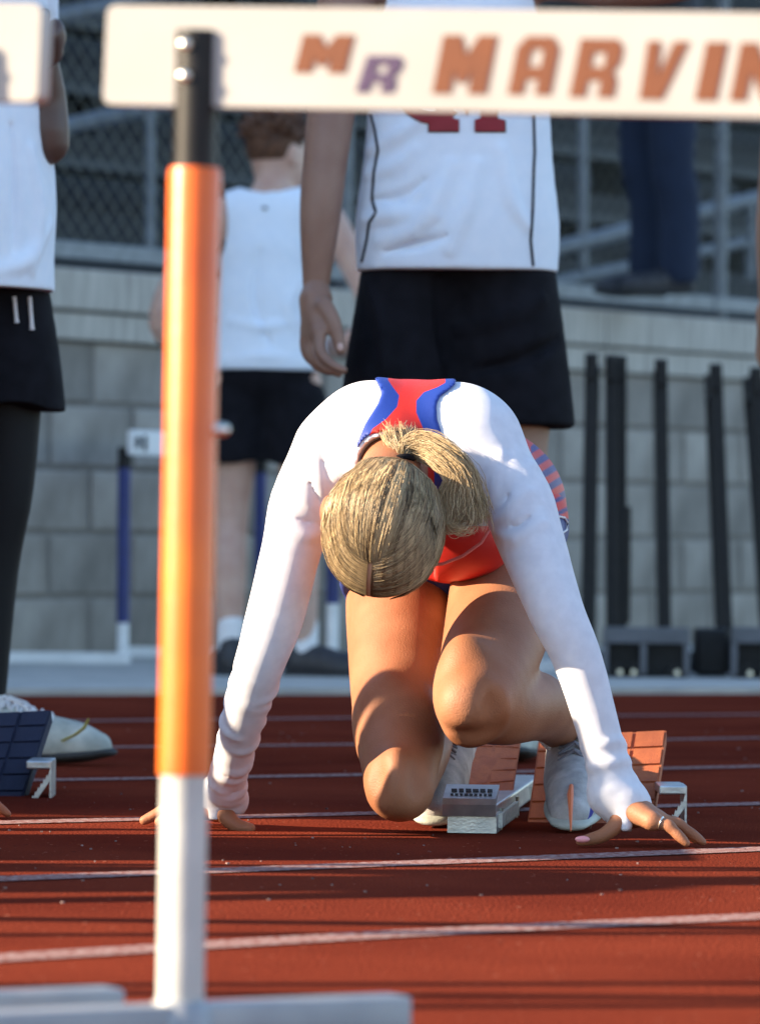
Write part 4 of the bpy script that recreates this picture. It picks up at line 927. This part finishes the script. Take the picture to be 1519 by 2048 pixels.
# ================================================================== STANDING PEOPLE
def standing(label, org, yaw, h, hem_top, hem_short, wear, arms, head=None, hair_col=((.10, .055, .03), (.16, .085, .04)), shoes=None, legs=None, res=.006, neck_tilt=(0, 0), head_yaw=0.0, group=None, slim=1.0, name='person', top_out=.012, short_out=.016, floor=0.0):
    """front is -y before the yaw; lengths for a 1.8 m figure scaled by h"""
    k = h / 1.8; cy_, sy_ = math.cos(yaw), math.sin(yaw)
    def L(x, y, z): x, y, z = x * k, y * k, z * k; return Vector((org.x + cy_ * x - sy_ * y, org.y + sy_ * x + cy_ * y, floor + z))
    ax = (Vector((cy_, sy_, 0)), Vector((-sy_, cy_, 0)), up)
    B = SDF(); lg = legs or [[(.098, 0, .90), (.105, -.01, .70), (.105, -.015, .49), (.105, .015, .34), (.105, .02, .09)], [(-.098, 0, .90), (-.105, -.01, .70), (-.105, -.015, .49), (-.105, .015, .34), (-.105, .02, .09)]]
    lr = (.066, .070, .054, .054, .036)
    for g_ in lg:
        B.limb([(L(*p), r * k) for p, r in zip(g_, lr)], .02)
        if 'tights' not in wear: B.ell(L(g_[2][0], g_[2][1] - .03, g_[2][2] + .01), (.034 * k, .03 * k, .042 * k), ax, .03)
    def trunk(F, g=0.0, w=slim):
        F.ell(L(0, 0, .96), (.160 * k * w + g, .112 * k + g, .125 * k + g), ax, .05)
        F.ell(L(0, -.005, 1.12), (.140 * k * w + g, .098 * k + g, .16 * k + g), ax, .06)
        F.ell(L(0, -.005, 1.30), (.158 * k * w + g, .110 * k + g, .17 * k + g), ax, .06)
        F.limb([(L(-.155 * w, 0, 1.43), .055 * k + g), (L(0, .0, 1.45), .065 * k + g), (L(.155 * w, 0, 1.43), .055 * k + g)], .06)
    trunk(B, -.010)
    hd = head or (0, -.02, 1.665); ny, nx = neck_tilt
    B.limb([(L(0, .015, 1.44), .062 * k), (L(hd[0] * .6, .0 + hd[1] * .5, 1.55), .056 * k), (L(hd[0], hd[1] + .01, hd[2] - .04), .06 * k)], .03)
    hx, hy, hz = hd; hy_ = yaw + head_yaw; hax = (Vector((math.cos(hy_), math.sin(hy_), 0)), Vector((-math.sin(hy_), math.cos(hy_), 0)), up); hc0 = L(*hd)
    def HL(x, y, z): return hc0 + hax[0] * (x * k) + hax[1] * (y * k) + up * (z * k)
    B.ell(hc0, (.075 * k, .096 * k, .112 * k), hax, .02)
    B.ell(HL(0, -.03, -.06), (.058 * k, .06 * k, .07 * k), hax, .03); B.limb([(HL(0, -.092, -.005), .009 * k), (HL(0, -.112, -.035), .013 * k)], .015)
    B.limb([(HL(-.02, -.086, -.07), .007 * k), (HL(.02, -.086, -.07), .007 * k)], .012)
    for sg in (-1, 1):
        B.ell(HL(sg * .032, -.092, .005), (.015 * k, .011 * k, .01 * k), hax, .012, mode='sub'); B.ell(HL(sg * .032, -.082, .005), (.0125 * k,) * 3, k=.002)
        B.ell(HL(sg * .080, .008, -.012), (.010 * k, .022 * k, .034 * k), hax, .012); B.ell(HL(sg * .090, .002, -.010), (.006 * k, .010 * k, .018 * k), hax, .006, mode='sub')
    for a in arms:
        pts = [(L(*p) if not isinstance(p, Vector) else p) for p in a['pts']]
        B.limb([(p, r * k) for p, r in zip(pts, a.get('r', (.054, .046, .040, .037, .0248)))], .03)
    parts = [B.mesh(res)]
    for a in arms:
        if 'hand' in a: parts.append(a['hand'])
    v, q = join(*parts)
    bo = mesh_np(name, v, q, wear['skin'], origin=Vector((org.x, org.y, floor))); tag(bo, label, 'person', group)
    # top
    F = SDF(); trunk(F, .006); F.limb([(L(0, 0, 1.15), .146 * k * slim + top_out), (L(0, 0, 1.0), .162 * k * slim + top_out), (L(0, 0, hem_top / k - .08), .174 * k * slim + top_out)], .05, (ax[1], .76))
    F.folds([(a, b * 1.5, c) for a, b, c in wear.get('folds', ())], org.y - 1, org.y + 1, .016)
    F.clip.append(lambda x, y, z: hem_top + floor - z + 0 * x + 0 * y)
    nc, ncr = L(0, wear.get('neck_y', -.02), wear.get('neck_z', 1.53)), wear.get('neck_r', .105) * k
    F.clip.append(lambda x, y, z: ncr - np.sqrt((x - nc.x) ** 2 + (y - nc.y) ** 2 + (z - nc.z) ** 2))
    if wear.get('sleeveless', True):
        for sg in (-1, 1):
            sc = L(sg * (.205 * slim + wear.get('arm_in', 0)), 0, 1.40); F.clip.append(lambda x, y, z, sc=sc: .105 * k - np.sqrt(((x - sc.x) * cy_ + (y - sc.y) * sy_) ** 2 * 2.2 + ((z - sc.z) * .8) ** 2 + 0 * x))
    else:
        for a in arms:
            pts = [(L(*p) if not isinstance(p, Vector) else p) for p in a['pts']]; F.limb([(pts[0], .062 * k), (pts[1], .060 * k)], .03)
    v, q = F.mesh(res * .8, .004); v = v + normals(v, q) * (noise3(v * np.array((1, 1, .5)), 22, 5) * wear.get('wr', .004))[:, None]
    topo = mesh_np(wear['top_name'], v, q, wear['top'], bo)
    # shorts or trousers
    F = SDF(); F.ell(L(0, 0, .97), (.158 * k * slim + .004 + short_out * .1, .122 * k + .006 + short_out * .3, .14 * k), ax, .05)
    zl = hem_short / k
    for g_ in lg:
        p0, p1 = Vector(g_[0]), Vector(g_[1]); kn = Vector(g_[2])
        if zl > .42:
            t = (p0.z - zl + .05) / (p0.z - kn.z); e_ = p0.lerp(kn, t)
            p0 = Vector((p0.x * .88, p0.y, .85)); F.limb([(L(*p0), .090 * k + short_out * .3), (L(*p0.lerp(kn, t * .5)), .092 * k + short_out), (L(*e_), .090 * k + short_out * wear.get('flare', 1.3))], .03)
        else: F.limb([(L(*g_[0]), .10 * k + short_out), (L(*g_[1]), .092 * k + short_out), (L(*g_[2]), .078 * k + short_out), (L(*g_[3]), .076 * k + short_out), (L(*g_[4]), .078 * k + short_out)], .03)
    if zl > .42:
        for yy in (-1, 1): F.limb([(L(0, yy * .17, zl - .05), .040), (L(0, yy * .155, zl + .10), .030), (L(0, yy * .145, zl + .22), .012)], .03, mode='sub')
        F.clip.append(lambda x, y, z: hem_short + floor + .010 * np.sin(((x - org.x) * cy_ + (y - org.y) * sy_) * 26 + 1) - z + 0 * y)
    F.folds(wear.get('sfolds', ()), org.y - 1, org.y + 1, .02)
    F.clip += [lambda x, y, z: hem_short + floor - z + 0 * x + 0 * y, lambda x, y, z: z - (hem_top + .006) - floor + 0 * x + 0 * y]
    v, q = F.mesh(res * .9, .0); v = v + normals(v, q) * (noise3(v * np.array((1, 1, .45)), 20, 8) * wear.get('swr', .005))[:, None]
    sho = mesh_np(wear['short_name'], v, q, wear['short'], bo)
    if 'tights' in wear:
        F = SDF()
        for g_ in lg: F.limb([(L(*p), r * k + .003) for p, r in zip(g_, lr)], .012)
        F.clip.append(lambda x, y, z: floor + .105 * k - z + 0 * x + 0 * y); v, q = F.mesh(res); mesh_np('tights', v, q, wear['tights'], bo)
    if shoes:
        for g_, sy in zip(lg, (1, -1)):
            an = L(*g_[4]); fx = L(g_[4][0], g_[4][1] - 1, .0) - L(g_[4][0], g_[4][1], .0); fx.z = 0; fx.normalize()
            if 'dirs' in shoes: fx = Vector(shoes['dirs'][0 if sy == 1 else 1]).normalized()
            he = Vector((an.x, an.y, floor + .008)) - fx * .055 * k; shoe(he, he + fx * .275 * k, up, .042 * k, mats=shoes['mats'], parent=bo, laces=shoes.get('laces', False), lace_mat=shoes.get('lace', m_lace), h=.004, side=sy, spikes=False, ankle=1)
            F = SDF(); F.limb([(an + up * .085 * k, .042 * k), (an - up * .01, .041 * k)], .01); v, q = F.mesh(.004); mesh_np('sock', v, q, shoes.get('sock', m_lace), bo)
    # hair: clumped curls over the skull
    F = SDF(); F.ell(HL(0, .012, .022), (.081 * k, .100 * k, .104 * k), hax, .02); rr = random.Random(int(abs(org.x) * 1000) + 3)
    for i in range(230):
        th, ph = rr.uniform(0, 2 * math.pi), rr.uniform(.12, 1.0); d = (math.cos(th) * math.cos(ph * 1.45), math.sin(th) * math.cos(ph * 1.45), math.sin(ph * 1.45))
        c = (d[0] * .078, .012 + d[1] * .096, .025 + d[2] * .100); m_ = [c[j] + d[j] * .014 + rr.uniform(-.014, .014) for j in range(3)]; e_ = [m_[j] + d[j] * .004 + rr.uniform(-.018, .018) for j in range(3)]
        F.limb([(HL(*c), .011 * k), (HL(*m_), .0085 * k), (HL(*e_), .0045 * k)], .005, sub=2)
    def hclip(x, y, z):
        fy = -((x - hc0.x) * hax[1].x + (y - hc0.y) * hax[1].y) / k; zz = (z - hc0.z) / k
        return np.where(fy > .045, (.055 - zz) * k, np.where(fy > -.025, (.012 - zz) * k, (-.030 - zz) * k))
    F.clip.append(hclip)
    v, q = F.mesh(.004); mesh_np('hair', v, q, M('short_hair', hair_col[0], .6, hair_col[1], 60, .8, 220, spec=.4), bo)
    return bo, topo, sho, L, ax

# ---- athlete in the white singlet, behind the runner
MD = 9.0; mx = P(905, 1516, MD)
fD = 8.90
kn = [P(638, 664, 8.86), P(630, 668, 8.88), P(622, 666, 8.90), P(615, 658, 8.92)]
fc = [[kn[0], (640, 704, 8.845), (662, 728, 8.835), (687, 740, 8.83)], [kn[1], (628, 706, 8.87), (646, 733, 8.86), (678, 747, 8.855)], [kn[2], (616, 700, 8.895), (630, 728, 8.89), (658, 744, 8.885)], [kn[3], (609, 688, 8.92), (616, 714, 8.92), (636, 732, 8.915)]]
fings = [[(c[0], .0115), (P(*c[1]), .0098), (P(*c[2]), .0088), (P(*c[3]), .0072)] for c in fc]
th = [[(P(648, 612, 8.87), .016), (P(664, 640, 8.86), .0145), (P(674, 672, 8.855), .012), (P(680, 700, 8.85), .0088)]]
mh = hand_mesh((P(631, 560, 8.92), P(634, 595, 8.91)), [(P(634, 598, 8.90), kn[0], .021, .0125), (P(632, 600, 8.905), kn[1], .022, .013), (P(630, 602, 8.91), kn[2], .022, .013), (P(627, 604, 8.915), kn[3], .020, .0125)], fings, th, h=.003)
white_set = dict(top=m_tank, top_name='singlet', short=m_black, short_name='shorts', skin=m_skin_brown, neck_r=.115, neck_z=1.53, arm_in=.0,
    folds=[([(745, 300), (800, 270), (850, 235)], .006, 'add'), ([(740, 350), (790, 335), (830, 300)], .005, 'add'), ([(735, 440), (790, 430), (870, 430)], .008, 'add'),
           ([(760, 480), (830, 460), (870, 400), (900, 330)], .007, 'add'), ([(748, 400), (800, 395), (850, 360)], .007, 'sub'), ([(900, 500), (930, 420), (950, 330)], .006, 'add'),
           ([(770, 505), (840, 490), (900, 470)], .007, 'sub'), ([(1050, 450), (1020, 400), (1000, 300)], .005, 'add')],
    sfolds=[([(880, 560), (890, 660), (900, 760)], .016, 'sub'), ([(1080, 600), (1000, 640), (920, 660)], .010, 'add'), ([(1110, 680), (1040, 720), (950, 740)], .010, 'sub'), ([(730, 560), (760, 640), (770, 740)], .008, 'add')], wr=.003, swr=.006)
man, mtop, msho, mL, max_ = standing('standing athlete in white singlet with red letters and black shorts, head out of frame', Vector((mx.x, MD, 0)), 0.0, 1.80, .876, .600, white_set,
    [dict(pts=[P(700, -60, 8.98), P(672, 140, 8.96), P(650, 325, 8.93), P(640, 430, 8.92), P(632, 565, 8.92)], hand=mh), dict(pts=[(.185, 0, 1.42), (.30, -.02, 1.40), (.42, -.04, 1.42), (.36, -.10, 1.52), (.27, -.13, 1.62)])],
    shoes=dict(mats=(m_shoeplain, m_sole)), res=.0052, short_out=.014, group='athletes', slim=.97)
def surf(obj):
    dg = bpy.context.evaluated_depsgraph_get(); me = obj.data; M_ = Matrix.Translation(obj.location + (obj.parent.location if obj.parent else Vector()))
    return BVHTree.FromPolygons([M_ @ v.co for v in me.vertices], [p.vertices[:] for p in me.polygons])
bv = surf(mtop)
def drape(px, py, off=.0018, D=8.0, bv=None):
    o = P(px, py, D); d = (o - Vector((0, 0, HCAM))).normalized(); hit = bv.ray_cast(o, d)
    return (hit[0] + hit[1] * (off if hit[1].dot(d) < 0 else -off)) if hit[0] is not None else P(px, py, 8.88)
for pts in ([(742, 228), (750, 260), (756, 300), (748, 345), (744, 400), (752, 425), (738, 445), (734, 480), (722, 532)], [(1066, 228), (1068, 300), (1066, 345), (1064, 420), (1060, 480), (1066, 542)]):
    dense = []
    for (x0, y0), (x1, y1) in zip(pts[:-1], pts[1:]):
        for t in np.linspace(0, 1, 6, endpoint=False): dense.append(drape(x0 + (x1 - x0) * t, y0 + (y1 - y0) * t, .001, bv=bv))
    MB().tube(dense, .0028, 6).build('piping', m_black, mtop, smooth=True)
m_maroon = M('maroon_print', (.28, .008, .02), .6, (.24, .007, .016), 40); m_outl = M('dark_print', (.02, .03, .025), .7)
def arc_c(r0, r1, sx, n=20):
    a = [(math.cos(t) * r0 * sx, math.sin(t) * r0) for t in np.linspace(math.radians(40), math.radians(325), n)]; b = [(math.cos(t) * r1 * sx, math.sin(t) * r1) for t in np.linspace(math.radians(325), math.radians(40), n)]
    return [a + b]
for (gl, ox, oy, sx, sy, shp) in ((arc_c(1, .55, 1.0), 862, 188, 62, 58, 'C'), (G_SERIFM, 858, 262, 150, 165, 'M')):
    for mat, gr, of in ((m_outl, 1.035, .0016), (m_maroon, 1.0, .0026)):
        cxm = 0 if shp == 'C' else .5; cym = 0 if shp == 'C' else .5
        f2 = lambda u, v_, w_, of=of, gr=gr, cxm=cxm, cym=cym, ox=ox, oy=oy, sx=sx, sy=sy: drape(ox + ((u - cxm) * gr + cxm) * sx, oy - ((v_ - cym) * gr + cym) * sy, of + w_ * .3, bv=bv)
        glyph_mesh(gl, f2, 1.0, 1.0, 'letter', mat, mtop, .0004, 2)
# thumb nail
F = SDF(); F.ell(P(680, 694, 8.843), (.0065, .003, .008), k=.002); v, q = F.mesh(.0016); mesh_np('thumbnail', v, q, M('nail', (.62, .42, .36), .35), man)

# ---- second athlete at the right edge: only his hand reaches into the frame
two = copy_tree(man); two.location = two.location + Vector((P(1512, 600, 10.0).x - P(606, 640, 8.9).x, 1.0, 0.05)); two.location.z = 0.03
tag(two, 'athlete standing at the right edge, only the side of one hand in view', 'person', 'athletes')

# ---- boy with his back turned, by the wall
bD = 13.6; bx = P(530, 1365, bD); k_ = 1.60 / 1.8
white2 = dict(top=m_tank, top_name='tank_top', short=m_black, short_name='shorts', skin=m_skin_pale, neck_r=.10, neck_z=1.545, wr=.004, swr=.004, flare=1.0,
    folds=[([(460, 640), (530, 655), (600, 640)], .007, 'add'), ([(520, 500), (510, 600), (540, 690)], .008, 'sub'), ([(600, 560), (575, 610), (590, 660)], .007, 'add'), ([(450, 720), (530, 712), (610, 722)], .006, 'add')])
boy, btop, bsh, bL, bax = standing('teenager with brown curly hair and white tank top, back turned, by the wall', Vector((bx.x, bD, 0)), math.radians(172), 1.60, .845, .590, white2,
    [dict(pts=[(-.175, 0, 1.42), (-.27, .02, 1.27), (-.335, .05, 1.11), (-.24, -.06, 1.04), (-.12, -.14, 1.02)]), dict(pts=[(.175, 0, 1.42), (.265, .02, 1.27), (.325, .04, 1.09), (.24, -.06, 1.02), (.12, -.14, 1.02)])],
    head=(-.015, -.05, 1.625), hair_col=((.050, .020, .009), (.12, .050, .022)), slim=.93, head_yaw=math.radians(-38), res=.006, short_out=.012, group='athletes',
    legs=[[(.098, 0, .90), (.105, -.01, .70), (.115, -.015, .49), (.11, .03, .34), (.10, .05, .09)], [(-.098, 0, .90), (-.10, -.01, .70), (-.10, -.015, .49), (-.11, .015, .34), (-.12, .0, .09)]],
    shoes=dict(mats=(m_shoeblack, m_sole), sock=m_lace, dirs=[(-.3, .9, 0), (.85, -.35, 0)]))
o = MB().tube([bL(.0, .098, 1.445), bL(.0, .10, 1.44)], .007, 8).build('neck_label', m_darkcloth, btop)

# ---- athlete at the left edge: white shirt, black shorts over tights, one hand raised
lD = 8.5; lx = P(-84, 1535, lD)
white3 = dict(top=m_tank, top_name='shirt', short=m_black, short_name='shorts', skin=m_skin_dark, neck_r=.09, neck_z=1.55, sleeveless=False, wr=.004, swr=.005, tights=m_tights,
    folds=[([(60, 300), (75, 420), (60, 540)], .008, 'add'), ([(20, 250), (30, 400), (25, 500)], .007, 'sub'), ([(95, 450), (50, 520), (0, 540)], .007, 'add')])
lw = P(88, 118, 8.47)
lk = [P(88, 62, 8.43), P(94, 70, 8.43), P(98, 80, 8.44), P(99, 92, 8.45)]
lf = [[(k_2, .0105), (k_2 + Vector((.020, -.01, .012)), .0095), (k_2 + Vector((.012, -.03, -.004)), .0085), (k_2 + Vector((-.008, -.035, -.008)), .0075)] for k_2 in lk]
lh = hand_mesh((lw, P(95, 95, 8.44)), [(P(96, 100, 8.44), k_2, .018, .013) for k_2 in lk], lf, [[(P(88, 85, 8.42), .013), (P(82, 50, 8.40), .011), (P(90, 25, 8.39), .008)]], h=.0035)
left, ltop, lsh, lL, lax = standing('athlete at the left edge in white shirt, black shorts over black tights, one hand raised', Vector((lx.x, lD, 0)), math.radians(62), 1.80, .812, .607, white3,
    [dict(pts=[(.17, 0, 1.42), (.21, .02, 1.25), P(90, 285, 8.52), P(90, 200, 8.50), lw], hand=lh), dict(pts=[(-.185, 0, 1.42), (-.22, .02, 1.28), (-.24, .03, 1.12), (-.25, -.01, 1.0), (-.25, -.04, .87)])],
    shoes=dict(mats=(m_shoeplain, m_sole), laces=True, lace=m_lace, dirs=[(.95, -.12, 0), (.95, -.1, 0)]), res=.0055, short_out=.020, group='athletes',
    legs=[[(.098, 0, .90), (.105, -.01, .70), (.105, -.015, .49), (.105, .015, .34), (.105, .02, .09)], [(-.098, 0, .90), (-.105, .02, .70), (-.105, .05, .49), (-.105, .13, .34), (-.105, .20, .09)]])
bvl = surf(lsh)
for x0, y0, y1 in ((27, 594, 646), (57, 594, 660)):
    MB().tube([drape(x0 + (5 * t), y0 + (y1 - y0) * t, .003, bv=bvl) for t in np.linspace(0, 1, 6)], [.0035] * 5 + [.0045], 6).build('drawstring', m_lace, lsh, smooth=True)
MB().tube([P(124, 1482, 8.55), P(150, 1470, 8.5), P(168, 1456, 8.48), P(177, 1438, 8.47)], [.0035, .0035, .0035, .0015], 6, flat=.5).build('loose_lace', m_yellow, left, smooth=True)

# ---- runner in the next blocks, out of frame at left: only fingertips show
nr = copy_tree(runner); nr.location = nr.location + Vector((G(16, 1640).x - P(1405, 1692, 6.47).x, G(16, 1640).y - 6.47, 0))
tag(nr, 'crouching runner beyond the left edge, only fingertips showing on the lane', 'person', 'athletes')

# ---- spectator on the stand walkway
spc = P(1318, 575, 17.6)
spx = dict(top=m_darkcloth, top_name='jacket', short=m_navycloth, short_name='trousers', skin=m_skin_brown, sleeveless=False, neck_r=.08, neck_z=1.56, wr=.006, swr=.008)
standing('spectator in navy trousers standing on the walkway behind the fence', Vector((spc.x, 17.6, 0)), math.radians(-65), 1.75, .95, .04, spx,
    [dict(pts=[(-.19, 0, 1.42), (-.24, .0, 1.27), (-.25, -.02, 1.12), (-.15, -.15, 1.08), (-.03, -.24, 1.06)]), dict(pts=[(.19, 0, 1.42), (.24, 0, 1.27), (.25, -.02, 1.12), (.15, -.15, 1.08), (.03, -.24, 1.06)])],
    shoes=dict(mats=(m_shoeblack, m_sole)), res=.009, short_out=.0, floor=1.245)

# ---- unseen figure added outside the left edge: his shadow is the broad dark band
wt = copy_tree(boy); wt.location = Vector((-3.1, 5.27, 0)); wt.rotation_euler = (0, 0, math.radians(90)); tag(wt, 'unseen figure added beyond the left edge to cast a shadow band', 'person', 'athletes')

# ---- mark on the side of the runner's shorts
bvs = surf([c for c in runner.children if c.name.startswith('shorts')][0])
ring = [(1113, 1034), (1126, 1036), (1132, 1046), (1130, 1060), (1122, 1066), (1115, 1064), (1113, 1034)]
MB().tube([drape(x, y, .002, 6.2, bvs) for x, y in ring], .0016, 6, cap=False).build('side_mark', m_lace, [c for c in runner.children if c.name.startswith('shorts')][0], smooth=True)
# ---- loose crumbs and flecks on the lanes
mb = MB(); rr = random.Random(11)
for i in range(260):
    D = rr.uniform(5.4, 10.5); x = rr.uniform(-.09, .09) * D * 1.2; sz = rr.uniform(.0008, .0020)
    mb.box((x, D, sz * .5), (sz * rr.uniform(1, 2.2), sz * rr.uniform(1, 2.2), sz), (Vector((math.cos(i), math.sin(i), 0)), Vector((-math.sin(i), math.cos(i), 0)), up))
o = mb.build('track_crumbs', M('pale_crumb', (.34, .22, .19), .9, (.05, .03, .03), 25)); tag(o, 'small loose crumbs scattered over the red lanes', 'crumbs', kind='stuff')

# ---- unseen crate added outside the left edge to shade a strip of track
cr = empty('shadow_crate', (-0.98, 6.24, 0)); tag(cr, 'unseen dark crate added beyond the left edge to throw a shadow', 'crate')
MB().box((-0.98, 6.24, .21), (.42, .40, .42), bev=.015).build('body', m_darkcloth, cr)
MB().box((-0.98, 6.24, .438), (.44, .42, .036), bev=.010).build('lid', m_blackplastic, cr)
